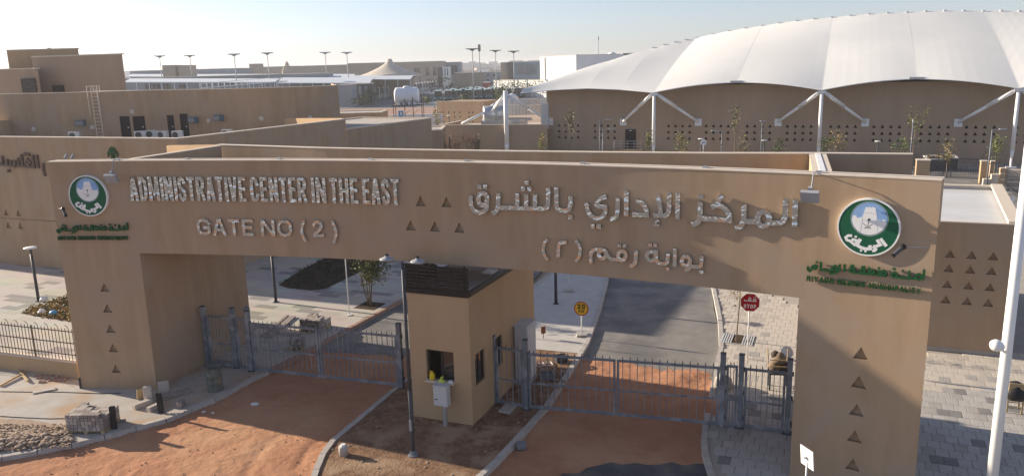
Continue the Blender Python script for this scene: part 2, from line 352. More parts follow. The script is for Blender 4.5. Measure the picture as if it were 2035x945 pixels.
# roads behind the gate
structure('left_road', poly_sheet(jag((-8.0, 29.9, 0), (-2.4, 29.0, 0), 12, 0.5) + [Vector((0.5, 38, 0)), Vector((4, 50, 0)), Vector((-1, 54, 0)), Vector((-6, 38, 0))], 0.012), 'asphalt_dusty')
structure('right_road', poly_sheet(jag((2.3, 29.0, 0), (7.7, 25.9, 0), 14, 0.6) + [Vector((8.3, 30, 0)), Vector((9.0, 34, 0)), Vector((10, 38.5, 0)), Vector((12.8, 50, 0)), Vector((5.2, 50, 0)), Vector((4.9, 40, 0))], 0.012), 'asphalt_dusty')
structure('far_road', poly_sheet([Vector((-1, 53, 0)), Vector((4, 49.5, 0)), Vector((12.8, 49.5, 0)), Vector((60, 36, 0)), Vector((80, 60, 0)), Vector((30, 82, 0)), Vector((-6, 90, 0)), Vector((-10, 75, 0))], 0.008), 'asphalt_dusty')
structure('front_asphalt', poly_sheet(jag((0.6, 19.4, 0), (2.6, 20.35, 0), 6, .5) + jag((2.6, 20.35, 0), (5.3, 20.1, 0), 8, .4)[1:] + [Vector((5.1, 15, 0)), Vector((4.8, 9.2, 0)), Vector((0, 9.2, 0)), Vector((-0.4, 15, 0))], 0.042), 'asphalt')

structure('front_road', poly_sheet([(-300, -60), (300, -60), (300, 8.0), (30, 9.6), (4.7, 9.4), (-40, 12.2), (-300, 40)], -0.03), 'asphalt_dusty')
# left sidewalk (bare concrete) and the paved court behind it
ls = [p for p in K_LEFT[:10]]
structure('left_sidewalk', poly_sheet([(p.x, p.y) for p in ls] + [(-7.6, 31.2), (-10, 32), (-40, 42)], 0.125), 'concrete')
structure('left_court', poly_sheet([(-9.02, 28.1), (-8.25, 29.9)] + [(p.x, p.y) for p in K_LEFT[10:]] + [(1, 60), (-20, 66), (-75, 66), (-75, 44), (-40, 35.4), (-19.8, 29.2), (-16.2, 27.9), (-12, 28.2)], 0.131), 'paving_far')
# island and median
isl = [(p.x, p.y) for p in K_ISLAND]
structure('median_paving', poly_sheet([isl[0], isl[1], (-2.25, 30.4), (2.55, 28.7)] + isl[14:], 0.125), 'concrete_clean')
mb = MB()
pts = isl[1:2]; front = [(-2.25, 30.4)] + isl[2:14] + [(2.55, 28.7)]
mb.add([(p[0], p[1], 0.112) for p in front], [tuple(range(len(front)))])
structure('island_soil', mb, 'soil')

# right-hand pavement: bed of joints, then the paving tiles themselves
def inside(p, poly):
    c = False; n = len(poly)
    for i in range(n):
        a, b = poly[i], poly[(i + 1) % n]
        if (a[1] > p[1]) != (b[1] > p[1]) and p[0] < (b[0] - a[0]) * (p[1] - a[1]) / (b[1] - a[1]) + a[0]: c = not c
    return c
rp = [(p.x, p.y) for p in K_RIGHT] + [(20, 47.5), (60, 34), (60, 8)]
rpave = structure('right_pavement', poly_sheet(rp, 0.112), 'joint')
TW, TD, JO = 0.34, 0.48, 0.012
tmesh = {}
for k in ('tile_light', 'tile_beige', 'tile_sand', 'tile_mid', 'tile_dark'):
    q = MB(); hx, hy = (TW - JO) / 2, (TD - JO) / 2; e = 0.008
    q.add([(-hx, -hy, 0), (hx, -hy, 0), (hx, hy, 0), (-hx, hy, 0), (-hx, -hy, .014), (hx, -hy, .014), (hx, hy, .014), (-hx, hy, .014), (-hx + e, -hy + e, .02), (hx - e, -hy + e, .02), (hx - e, hy - e, .02), (-hx + e, hy - e, .02)],
          [(0, 1, 5, 4), (1, 2, 6, 5), (2, 3, 7, 6), (3, 0, 4, 7), (4, 5, 9, 8), (5, 6, 10, 9), (6, 7, 11, 10), (7, 4, 8, 11), (8, 9, 10, 11)])
    tmesh[k] = (q, q.mesh('paving_tile', k))
def to_px(P):
    d = Vector(P) - Vector((0, 0, CAM_H)); z = d.dot(_f)
    return 1017.5 + FPX * d.dot(C_R) / z, 472.5 - FPX * d.dot(C_U) / z
cand = []
inner = [(p[0], p[1]) for p in rp]
for i in range(-10, 62):
    for j in range(-14, 64):
        P = Vector((6, 19, 0)) + UU * ((i + 0.5 * (j % 2)) * TW) + VV * (j * TD)
        c = [P + UU * a + VV * b for a, b in ((-.2, -.25), (.2, -.25), (.2, .25), (-.2, .25))]
        if not all(inside(k, inner) for k in c): continue
        x, y = to_px((P.x, P.y, .13))
        if not (1380 < x < 2075 and 560 < y < 985): continue
        if P.y > 27.6 and P.x > 14.6 - (P.y - 27.6) * .3 and P.y < 40: continue
        vis = (x < 1592 and y > 560) or x > 1815
        beige = P.y > 24.5
        r = random.random()
        k = ('tile_mid' if r < .03 else 'tile_sand' if r < .17 else 'tile_beige') if beige else ('tile_dark' if r < .11 else 'tile_mid' if r < .24 else 'tile_light')
        cand.append((vis, P, k))
cand.sort(key=lambda c: (not c[0], c[1].y))
for vis, P, k in cand[:300]:
    inst('paving_tile', tmesh[k][1], rpave, (P.x, P.y, 0.113 + random.uniform(0, .004)), AZ + random.uniform(-.006, .006))
for kk in tmesh:
    q = MB()
    for vis, P, k in cand[300:]:
        if k != kk: continue
        m = Matrix.Translation((P.x, P.y, 0.113 + random.uniform(0, .003))) @ Matrix.Rotation(AZ, 4, 'Z')
        q.add([m @ v for v in tmesh[k][0].v], tmesh[k][0].f)
    if q.v: tag(q.build('paving_tiles', kk, rpave), kind='stuff')
structure('right_forecourt', poly_sheet([(14, 49.5), (60, 35), (140, 60), (140, 150), (-40, 150), (-12, 92), (30, 83), (78, 60)], -0.01), 'paving_beige')

# kerbs, one stone after another
unit = MB().box((0, 0, 0), (1, 1, 1)); e = 0.06
for v in unit.v:
    if v.z > 0: v.y *= 0.86; v.x *= 0.985
KM = {k: unit.mesh('kerb_stone', k) for k in ('kerb_concrete', 'kerb_red')}
def kerb(name, pts, m, w=0.2, h=0.15, step=0.9, z=0.0, m2=None, n2=None):
    base = tag(bpy.data.objects.new(name, None), kind='structure'); COL.objects.link(base); base.empty_display_size = .3
    d = [0]
    for a, b in zip(pts, pts[1:]): d.append(d[-1] + (Vector(b) - Vector(a)).length)
    def at(s):
        for i in range(len(pts) - 1):
            if s <= d[i + 1]: return Vector(pts[i]).lerp(Vector(pts[i + 1]), (s - d[i]) / (d[i + 1] - d[i]))
        return Vector(pts[-1])
    n = int(d[-1] / step); n2 = int(d[n2] / step) if n2 else None
    for k in range(n):
        a, b = at(k * step), at((k + 1) * step); t = b - a; c = (a + b) / 2
        mm = m2 if (m2 and k >= n2) else m
        inst('kerb_stone', KM[mm], base, (c.x, c.y, z + h / 2 - 0.02 + random.uniform(-.004, .004)), math.atan2(t.y, t.x) + random.uniform(-.008, .008), (t.length * .992, w, h + .04))
    return base
mb = MB(); rnd = random.Random(31); kk_ = 0
def clod(p, r):
    mb.add([p + Vector((-r, 0, 0)), p + Vector((.3 * r, -r, 0)), p + Vector((r, .4 * r, 0)), p + Vector((-.2 * r, r, 0)), p + Vector((0, 0, r * .9))], [(0, 1, 4), (1, 2, 4), (2, 3, 4), (3, 0, 4)])
while kk_ < 1500:
    x, y = rnd.uniform(-16, 7), rnd.uniform(17, 30)
    clod(Vector((x, y, sand_h(x, y) - .004)), rnd.choice((.012, .015, .02, .03, .045))); kk_ += 1
for line, sgn in ((K_LEFT[3:10], -1), (K_ISLAND[2:7], 1), (K_ISLAND[11:14], 1), (K_RIGHT[2:6], -1)):
    for a, b in zip(line, line[1:]):
        d_ = (b - a); nrm = Vector((d_.y, -d_.x, 0)).normalized() * (1 if sgn < 0 else -1)
        for _ in range(int(d_.length * 14)):
            q = a + d_ * rnd.random() + nrm * abs(rnd.gauss(.1, .12)); clod(Vector((q.x, q.y, .0)), rnd.uniform(.015, .06))
tag(mb.build('soil_clods', 'sand'), 'loose clods of earth on the sand road and along the kerbs', 'clods', kind='stuff')
kerb('left_kerb', K_LEFT, 'kerb_concrete', m2='kerb_red', n2=9)
kerb('island_kerb', K_ISLAND, 'kerb_concrete')
kerb('right_kerb', K_RIGHT, 'kerb_concrete')
# ================================================================== THE ENTRANCE GATE (front face bends in plan on a 54 m arc)
ACX, ACY, AR, TH0 = -20.5446, -27.2328, 54.03, rad(5.31)
ZT, ZB, S_END, SL, SR = 8.24, 5.08, 27.07, 2.89, 24.13
def F(s, z, off=0.0):
    t = TH0 + s / AR; r = AR - off
    return Vector((ACX + r * math.sin(t), ACY + r * math.cos(t), z))
BK = [Vector(p) for p in ((-13.77, 32.5, 0), (-11.13, 31.1, 0), (-6.9, 28.85, 0), (-3.73, 27.46, 0), (-.21, 26.09, 0), (2.96, 24.95, 0), (5.91, 23.98, 0), (9.0, 23.2, 0), (11.45, 22.36, 0))]
def bk(t):
    """point on the back line for t in 0..1"""
    L = [(b - a).length for a, b in zip(BK, BK[1:])]; d = t * sum(L)
    for i, l in enumerate(L):
        if d <= l or i == len(L) - 1: return BK[i].lerp(BK[i + 1], min(1, d / l))
        d -= l
gate = thing('entrance_gate', 'long curved tan stucco entrance gate with two broad pillars and lettered beam', 'gate', F(13.5, 0))
fw = MB(); niches = []
P5 = (3.87, 3.12, 2.38, 1.665, 0.89)
tri_wall(fw, F, 0, SL, 0, ZB, [(1.42, z) for z in P5], niche=niches)
tri_wall(fw, F, SR, S_END, 0, ZB, [(25.65, z) for z in P5], niche=niches)
for z0, z1, tr in ((ZB, 6.02, []), (6.02, 6.5, [(12.74, 6.26), (13.555, 6.26), (14.37, 6.26)]), (6.5, 6.79, []), (6.79, 7.27, [(13.12, 7.03), (13.98, 7.03)]), (7.27, ZT - .03, [])):
    tri_wall(fw, F, 0, S_END, z0, z1, tr, niche=niches)
fw.build('front_wall', 'stucco', gate)
for nmb in niches: nmb.build('triangular_niche', 'stucco', gate)
N = 44
ins, cop, roof, sof, back, bcop, bin_ = MB(), MB(), MB(), MB(), MB(), MB(), MB()
ofs = VV * 0.26
for k in range(N):
    sa, sb = S_END * k / N, S_END * (k + 1) / N; ta, tb = k / N, (k + 1) / N
    ins.quad(F(sa, 7.2, -.5), F(sb, 7.2, -.5), F(sb, ZT - .03, -.5), F(sa, ZT - .03, -.5))
    v = [F(s, z, o) for z in (ZT - .03, ZT) for s, o in ((sa, .012), (sb, .012), (sb, -.51), (sa, -.51))]
    cop.add(v, [(0, 1, 5, 4), (2, 3, 7, 6), (4, 5, 6, 7), (0, 3, 2, 1)] + ([(3, 0, 4, 7)] if k == 0 else []) + ([(1, 2, 6, 5)] if k == N - 1 else []))
    a, b = bk(ta), bk(tb)
    roof.quad(F(sa, 7.2, -.5), F(sb, 7.2, -.5), Vector((b.x, b.y, 7.2)), Vector((a.x, a.y, 7.2)))
    if ta >= 0.09:
        bin_.quad(a + ZZ * 7.2, b + ZZ * 7.2, b + ZZ * (ZT - .03), a + ZZ * (ZT - .03))
        back.quad(a + ofs + ZZ * ZB, b + ofs + ZZ * ZB, b + ofs + ZZ * (ZT - .03), a + ofs + ZZ * (ZT - .03))
        v = [p + ZZ * z for z in (ZT - .03, ZT) for p in (a - VV * .01, b - VV * .01, b + ofs + VV * .01, a + ofs + VV * .01)]
        bcop.add(v, [(0, 1, 5, 4), (2, 3, 7, 6), (4, 5, 6, 7)] + ([(3, 0, 4, 7)] if ta < .115 else []) + ([(1, 2, 6, 5)] if k == N - 1 else []))
    sa2, sb2 = SL + (SR - SL) * k / N, SL + (SR - SL) * (k + 1) / N
    c0, c1 = Vector((-10.85, 30.95, 0)), Vector((8.85, 23.25, 0))
    def bb(t): 
        p = bk(0.115 + t * (0.90 - 0.115)); return p + ofs
    a, b = bb(ta), bb(tb)
    sof.quad(F(sa2, ZB), F(sb2, ZB), b + ZZ * ZB, a + ZZ * ZB)
ins.build('inner_parapet', 'stucco', gate); cop.build('front_coping', 'coping', gate); roof.build('roof_slab', 'roof_grey', gate)
bin_.build('rear_parapet', 'stucco', gate); back.build('rear_wall', 'stucco', gate); bcop.build('rear_coping', 'coping', gate); sof.build('soffit', 'stucco', gate)
def vwall(mb, a, b, z0, z1): mb.quad(Vector((a.x, a.y, z0)), Vector((b.x, b.y, z0)), Vector((b.x, b.y, z1)), Vector((a.x, a.y, z1)))
for s0, s1, ta, tb in ((0, SL, 0.0, 0.115), (SR, S_END, 0.90, 1.0)):
    mb = MB()
    A0, A1, B0, B1 = F(s0, 0), F(s1, 0), bk(ta) + ofs, bk(tb) + ofs
    if s0 == 0: vwall(mb, A0, B0, 0, 7.2); vwall(mb, A1, B1, 0, ZB); vwall(mb, B0, B1, ZB, 7.2)
    else: vwall(mb, A0, B0, 0, ZB); vwall(mb, A1, B1, 0, 7.2)
    vwall(mb, B0, B1, 0, ZB)
    mb.build('pillar_side', 'stucco', gate)
# end parapets and cross walls on the roof
def beam_wall(name, a, b, w, z0, z1, m, cap=None):
    d = (b - a).normalized(); n = Vector((-d.y, d.x, 0)) * (w / 2)
    MB().prism([a - n, b - n, b + n, a + n], z0, z1).build(name, m, gate)
    if cap:
        n2 = n + n.normalized() * .012
        MB().prism([a - n2, b - n2, b + n2, a + n2], z1 + .002, z1 + .03).build('coping', cap, gate)
beam_wall('cross_wall', F(2.62, 0, -.53), Vector((-11.35, 31.0, 0)), 0.2, 7.2, ZT - .034, 'stucco', 'coping')
beam_wall('cross_wall', F(24.42, 0, -.53), Vector((9.0, 23.05, 0)), 0.44, 7.2, ZT - .034, 'stucco_pale', 'coping')
mb = MB(); vwall(mb, F(0, 0, 0), F(0, 0, -.5), 7.15, ZT - .03); vwall(mb, F(S_END, 0, 0), F(S_END, 0, -.5), 7.15, ZT - .03)
a, b = bk(1), bk(1) + ofs; vwall(mb, a, b, 7.15, ZT - .03); mb.build('wall_ends', 'stucco', gate)
a, b = F(24.44, ZT, -.5), Vector((9.0, 23.05, ZT))
d = (b - a).normalized(); n = Vector((-d.y, d.x, 0)) * .07
MB().prism([a - n, b - n, b + n, a + n], ZT - .003, ZT + .012).build('flashing_strip', 'white_paint', gate)
# lightning tape and clips along the copings
mb = MB()
for k in range(N): mb.tube(F(S_END * k / N, ZT + .012, -.22), F(S_END * (k + 1) / N, ZT + .012, -.22), .008, n=5)
mb.build('earthing_cable', 'galvanised', gate)
for s in (2.4, 4.9, 8.2, 11.4, 14.6, 18.2, 21.6, 24.4):
    MB().box(F(s, ZT + .025, -.2), (.14, .09, .05), AZ).build('cable_clip', 'galvanised', gate)
wing = MB(); a, b = Vector((-11.4, 31.5, 0)), Vector((-15.0, 34.7, 0)); n = Vector((.66, .74, 0)) * .25
wing.add([a, b, b + n, a + n, a + ZZ * 8.2, b + ZZ * 7.95, b + n + ZZ * 7.95, a + n + ZZ * 8.2], [(0, 1, 5, 4), (1, 2, 6, 5), (2, 3, 7, 6), (3, 0, 4, 7), (4, 5, 6, 7)])
wing.build('wing_wall', 'stucco_pale', gate)
MB().box(F(0.0, .28, .03), (.05, .05, .5), AZ).build('corner_guard', 'dark_metal', gate)

# ================================================================== LETTERING
def stroke_poly(pts, w, closed=None):
    """left/right outline of a thick polyline"""
    P = [Vector((p[0], p[1])) for p in pts]
    closed = (P[0] - P[-1]).length < 1e-6 if closed is None else closed
    if closed: P = P[:-1]
    n = len(P); Lf, Rt = [], []
    for i in range(n):
        if closed: d0, d1 = (P[i] - P[i - 1]).normalized(), (P[(i + 1) % n] - P[i]).normalized()
        else:
            d0 = (P[i] - P[i - 1]).normalized() if i else (P[1] - P[0]).normalized()
            d1 = (P[i + 1] - P[i]).normalized() if i < n - 1 else d0
        t = d0 + d1
        t = t.normalized() if t.length > 1e-3 else d0
        nn = Vector((-t.y, t.x)); c = max(0.52, abs(nn.dot(Vector((-d0.y, d0.x)))))
        Lf.append(P[i] + nn * (w / 2 / c)); Rt.append(P[i] - nn * (w / 2 / c))
    return Lf, Rt, closed
def stroke_mesh(mb, fmap, pts, w, o0, o1):
    Lf, Rt, closed = stroke_poly(pts, w); n = len(Lf)
    base = len(mb.v)
    for o in (o0, o1):
        for a, b in zip(Lf, Rt): mb.v += [fmap(a.x, a.y, o), fmap(b.x, b.y, o)]
    m = n if closed else n - 1
    q = lambda i, side, lay: base + lay * 2 * n + 2 * (i % n) + side
    for i in range(m):
        mb.f += [(q(i, 0, 1), q(i, 1, 1), q(i + 1, 1, 1), q(i + 1, 0, 1)), (q(i, 0, 0), q(i + 1, 0, 0), q(i + 1, 1, 0), q(i, 1, 0)),
                 (q(i, 0, 0), q(i, 0, 1), q(i + 1, 0, 1), q(i + 1, 0, 0)), (q(i, 1, 0), q(i + 1, 1, 0), q(i + 1, 1, 1), q(i, 1, 1))]
    if not closed:
        mb.f += [(q(0, 0, 0), q(0, 1, 0), q(0, 1, 1), q(0, 0, 1)), (q(n - 1, 0, 0), q(n - 1, 0, 1), q(n - 1, 1, 1), q(n - 1, 1, 0))]
def letter(fmap, strokes, w, o0, o1, m, parent, name='letter'):
    mb = MB()
    for i, st in enumerate(strokes): stroke_mesh(mb, fmap, st, w, o0, o1 + 0.0015 * i)
    return mb.build(name, m, parent)
RO = [(.5, 1), (.82, .95), (1, .72), (1, .28), (.82, .05), (.5, 0), (.18, .05), (0, .28), (0, .72), (.18, .95), (.5, 1)]
FONT = {
 'A': (1, [[(0, 0), (.42, 1), (.58, 1), (1, 0)], [(.18, .3), (.82, .3)]]), 'D': (.95, [[(0, 0), (0, 1), (.55, 1), (.9, .85), (1, .55), (1, .45), (.9, .15), (.55, 0), (0, 0)]]),
 'M': (1.25, [[(0, 0), (0, 1), (.08, 1), (.5, .2), (.92, 1), (1, 1), (1, 0)]]), 'I': (.3, [[(.5, 0), (.5, 1)]]), 'N': (1, [[(0, 0), (0, 1), (.06, 1), (.94, 0), (1, 0), (1, 1)]]),
 'S': (.95, [[(1, .8), (.8, .96), (.5, 1), (.15, .94), (.0, .77), (.15, .6), (.5, .51), (.85, .42), (1, .24), (.85, .06), (.5, 0), (.2, .04), (0, .2)]]),
 'T': (.9, [[(0, 1), (1, 1)], [(.5, 1), (.5, 0)]]), 'R': (1, [[(0, 0), (0, 1), (.65, 1), (.95, .9), (.95, .62), (.65, .52), (0, .52)], [(.5, .52), (1, 0)]]),
 'V': (1, [[(0, 1), (.44, 0), (.56, 0), (1, 1)]]), 'E': (.85, [[(1, 1), (0, 1), (0, 0), (1, 0)], [(0, .52), (.85, .52)]]),
 'C': (1, [[(1, .76), (.82, .95), (.5, 1), (.18, .95), (0, .7), (0, .3), (.18, .05), (.5, 0), (.82, .05), (1, .24)]]), 'H': (1, [[(0, 0), (0, 1)], [(1, 0), (1, 1)], [(0, .52), (1, .52)]]),
 'G': (1.05, [[(1, .76), (.82, .95), (.5, 1), (.18, .95), (0, .7), (0, .3), (.18, .05), (.5, 0), (.82, .03), (1, .15), (1, .45), (.6, .45)]]), 'O': (1.05, [RO]),
 '2': (.85, [[(0, .74), (.1, .92), (.5, 1), (.88, .92), (.96, .7), (.75, .45), (0, .02), (0, 0), (1, 0)]]), '0': (.85, [RO]),
 'P': (.9, [[(0, 0), (0, 1), (.65, 1), (.97, .88), (.97, .6), (.65, .47), (0, .47)]]), 'Y': (1, [[(0, 1), (.5, .48), (1, 1)], [(.5, .48), (.5, 0)]]),
 'U': (1, [[(0, 1), (0, .25), (.2, .03), (.5, 0), (.8, .03), (1, .25), (1, 1)]]), 'L': (.8, [[(0, 1), (0, 0), (1, 0)]]), 'K': (1, [[(0, 0), (0, 1)], [(.9, 1), (0, .4)], [(.25, .55), (1, 0)]]),
 '(': (.3, [[(1, 1), (.3, .75), (0, .5), (.3, .25), (1, 0)]]), ')': (.3, [[(0, 1), (.7, .75), (1, .5), (.7, .25), (0, 0)]])}
def word(txt, s0, s1, z0, z1, w, fmap, o0, o1, m, parent, gap=0.28):
    ws = [FONT[c][0] for c in txt]; unit_ = (s1 - s0) / (sum(ws) + gap * (len(txt) - 1)); x = s0
    for c, cw in zip(txt, ws):
        a, b = x + w / 2, x + max(cw * unit_, w * 1.02) - w / 2
        sts = []
        for st in FONT[c][1]:
            q = [(a + (b - a) * p[0], z0 + w / 2 + (z1 - z0 - w) * p[1]) for p in st]
            if (Vector(q[0]) - Vector(q[-1])).length > 1e-5:
                for e0, e1, i in ((q[0], q[1], 0), (q[-1], q[-2], -1)):
                    d = Vector((e0[0] - e1[0], e0[1] - e1[1])).normalized() * (w / 2); q[i] = (e0[0] + d.x, e0[1] + d.y)
            sts.append(q)
        letter(fmap, sts, w, o0, o1, m, parent)
        x += (cw + gap) * unit_
t = thing('sign_lettering', 'mirror steel letters reading ADMINISTRATIVE CENTER IN THE EAST on gate beam', 'lettering', F(7.6, 6.9, .02))
for wd, a, b in (('ADMINISTRATIVE', 2.88, 7.09), ('CENTER', 7.24, 9.25), ('IN', 9.42, 9.93), ('THE', 10.06, 11.05), ('EAST', 11.2, 12.46)):
    word(wd, a, b, 6.895, 7.70, 0.112, F, .025, .085, 'mirror_steel', t, gap=0.16)
t = thing('sign_lettering', 'mirror steel letters reading GATE NO (2) below the long English line', 'lettering', F(7.6, 5.75, .02))
for wd, a, b, z0, z1 in (('GATE', 5.17, 7.22, 5.755, 6.31), ('NO', 7.5, 8.61, 5.765, 6.315), ('(', 8.9, 9.1, 5.62, 6.32), ('2', 9.35, 9.74, 5.785, 6.325), (')', 10.03, 10.23, 5.60, 6.34)):
    word(wd, a, b, z0, z1, 0.10, F, .025, .085, 'mirror_steel', t, gap=0.2)
# Arabic letter strokes: (stroke width, [centre lines as (metres along the face, height)])
ARABIC=[
 (0.139,[[(14.816,7.271),(14.813,7.053),(14.846,6.902),(14.938,6.803),(15.09,6.759),(15.225,6.797),(15.314,6.894),(15.352,7.038)],[(15.215,7.348),(15.277,7.333),(15.325,7.285),(15.351,7.215),(15.348,7.136),(15.317,7.064),(15.265,7.013),(15.202,6.993),(15.139,7.008),(15.09,7.056),(15.065,7.126),(15.068,7.205),(15.099,7.278),(15.151,7.329),(15.215,7.348)]]),
 (0.138,[[(15.111,7.596),(15.106,7.462)]]),
 (0.137,[[(15.292,7.601),(15.287,7.467)]]),
 (0.136,[[(15.709,7.372),(15.692,7.016),(15.661,6.882),(15.596,6.79),(15.494,6.755)],[(15.695,6.94),(16.416,6.95),(17.114,6.959),(17.206,7.011),(17.25,7.117),(17.261,7.588)],[(16.306,7.372),(16.29,6.97)],[(16.583,7.372),(16.568,6.965)],[(16.863,7.371),(16.837,6.968)]]),
 (0.134,[[(16.601,7.763),(16.598,7.639)]]),
 (0.134,[[(16.496,7.587),(16.493,7.457)]]),
 (0.133,[[(16.685,7.59),(16.682,7.459)]]),
 (0.13,[[(17.507,7.585),(17.5,7.094),(17.535,6.989),(17.62,6.945),(17.799,6.945),(17.885,6.992),(17.922,7.113),(17.928,7.372)]]),
 (0.131,[[(17.919,6.827),(17.918,6.7)]]),
 (0.131,[[(18.984,7.391),(18.838,7.346),(18.734,7.254),(18.699,7.16),(18.76,7.108),(18.941,7.106),(18.949,6.981),(18.906,6.861),(18.794,6.782),(18.672,6.772),(18.532,6.832),(18.437,6.97),(18.391,7.191)]]),
 (0.134,[[(18.575,6.605),(18.575,6.473)]]),
 (0.134,[[(18.755,6.613),(18.755,6.481)]]),
 (0.13,[[(19.308,7.384),(19.301,7.0),(19.276,6.882),(19.216,6.808),(19.087,6.767)]]),
 (0.13,[[(19.552,7.593),(19.547,6.881)]]),
 (0.129,[[(19.817,7.316),(19.963,7.286),(20.067,7.198),(20.115,7.079),(20.13,6.88)],[(19.719,6.939),(20.133,6.956)]]),
 (0.126,[[(20.431,7.514),(20.52,7.021)],[(20.739,7.593),(20.736,7.115),(20.702,7.013),(20.625,6.966),(20.309,6.953)]]),
 (0.124,[[(20.972,7.592),(20.97,6.88)]]),
 (0.055,[[(20.473,6.787),(20.423,6.817),(20.379,6.781),(20.387,6.716)],[(20.305,6.685),(20.486,6.697)]]),
 (0.144,[[(21.574,7.386),(21.568,6.999),(21.54,6.873),(21.474,6.805),(21.354,6.771)],[(21.569,6.952),(22.074,6.955),(22.353,6.958)],[(21.857,7.262),(21.987,7.322),(22.125,7.31),(22.246,7.232),(22.322,7.112),(22.352,6.886)],[(22.132,7.582),(22.047,7.461),(21.986,7.341)]]),
 (0.144,[[(21.577,7.584),(21.58,7.466)]]),
 (0.139,[[(22.696,7.384),(22.696,6.983),(22.663,6.869),(22.595,6.789),(22.487,6.765)],[(22.697,6.955),(23.053,6.966)],[(23.182,7.235),(23.247,7.221),(23.301,7.173),(23.333,7.101),(23.336,7.019),(23.311,6.942),(23.261,6.886),(23.197,6.863),(23.132,6.876),(23.078,6.924),(23.046,6.997),(23.042,7.08),(23.068,7.157),(23.118,7.212),(23.182,7.235)],[(23.332,6.961),(23.592,6.973),(23.683,7.033),(23.715,7.178),(23.707,7.597)]]),
 (0.133,[[(23.944,7.597),(23.947,6.901)]]),
 (0.096,[[(17.214,6.092),(17.113,5.969),(17.07,5.823),(17.077,5.667),(17.135,5.542),(17.212,5.473)]]),
 (0.094,[[(18.065,6.099),(18.165,5.983),(18.207,5.832),(18.184,5.676),(18.126,5.559),(18.045,5.482)]]),
 (0.111,[[(17.797,6.035),(17.643,6.015),(17.565,5.959),(17.542,5.869),(17.532,5.582)]]),
 (0.11,[[(18.514,5.46),(18.518,5.743),(18.572,5.845),(18.686,5.885),(18.842,5.899),(18.954,5.86),(19.032,5.7),(19.123,5.638),(19.347,5.643)],[(18.863,5.884),(18.912,5.876),(18.951,5.845),(18.973,5.798),(18.973,5.744),(18.951,5.694),(18.912,5.657),(18.863,5.64),(18.814,5.649),(18.774,5.68),(18.752,5.727),(18.753,5.781),(18.775,5.832),(18.814,5.869),(18.863,5.884)],[(19.432,5.895),(19.481,5.886),(19.521,5.854),(19.543,5.804),(19.543,5.747),(19.521,5.693),(19.482,5.654),(19.433,5.637),(19.383,5.646),(19.344,5.679),(19.321,5.729),(19.321,5.786),(19.343,5.84),(19.383,5.878),(19.432,5.895)]]),
 (0.107,[[(19.352,6.084),(19.352,5.994)]]),
 (0.106,[[(19.5,6.09),(19.5,5.997)]]),
 (0.109,[[(19.834,5.942),(19.83,5.676),(19.803,5.572),(19.742,5.518),(19.656,5.497)]]),
 (0.107,[[(20.268,5.949),(20.325,5.941),(20.371,5.909),(20.397,5.861),(20.398,5.805),(20.374,5.752),(20.328,5.713),(20.271,5.695),(20.214,5.703),(20.167,5.734),(20.141,5.783),(20.14,5.839),(20.165,5.892),(20.211,5.931),(20.268,5.949)],[(20.401,6.005),(20.405,5.766),(20.44,5.662),(20.554,5.634),(20.66,5.644),(20.719,5.7),(20.735,5.929)]]),
 (0.107,[[(20.232,6.175),(20.233,6.081)]]),
 (0.106,[[(20.37,6.182),(20.371,6.088)]]),
 (0.107,[[(20.731,5.554),(20.733,5.46)]]),
 (0.105,[[(20.92,6.084),(20.92,5.591)]]),
 (0.105,[[(21.221,5.89),(21.272,5.882),(21.313,5.852),(21.337,5.804),(21.338,5.749),(21.317,5.697),(21.277,5.659),(21.227,5.642),(21.175,5.649),(21.134,5.68),(21.11,5.728),(21.109,5.783),(21.131,5.835),(21.171,5.873),(21.221,5.89)],[(21.338,5.77),(21.34,5.638),(21.304,5.555),(21.197,5.511)],[(21.34,5.632),(21.563,5.643),(21.633,5.686),(21.649,5.812),(21.648,5.949)]]),
 (0.104,[[(21.645,5.556),(21.647,5.463)]]),
]
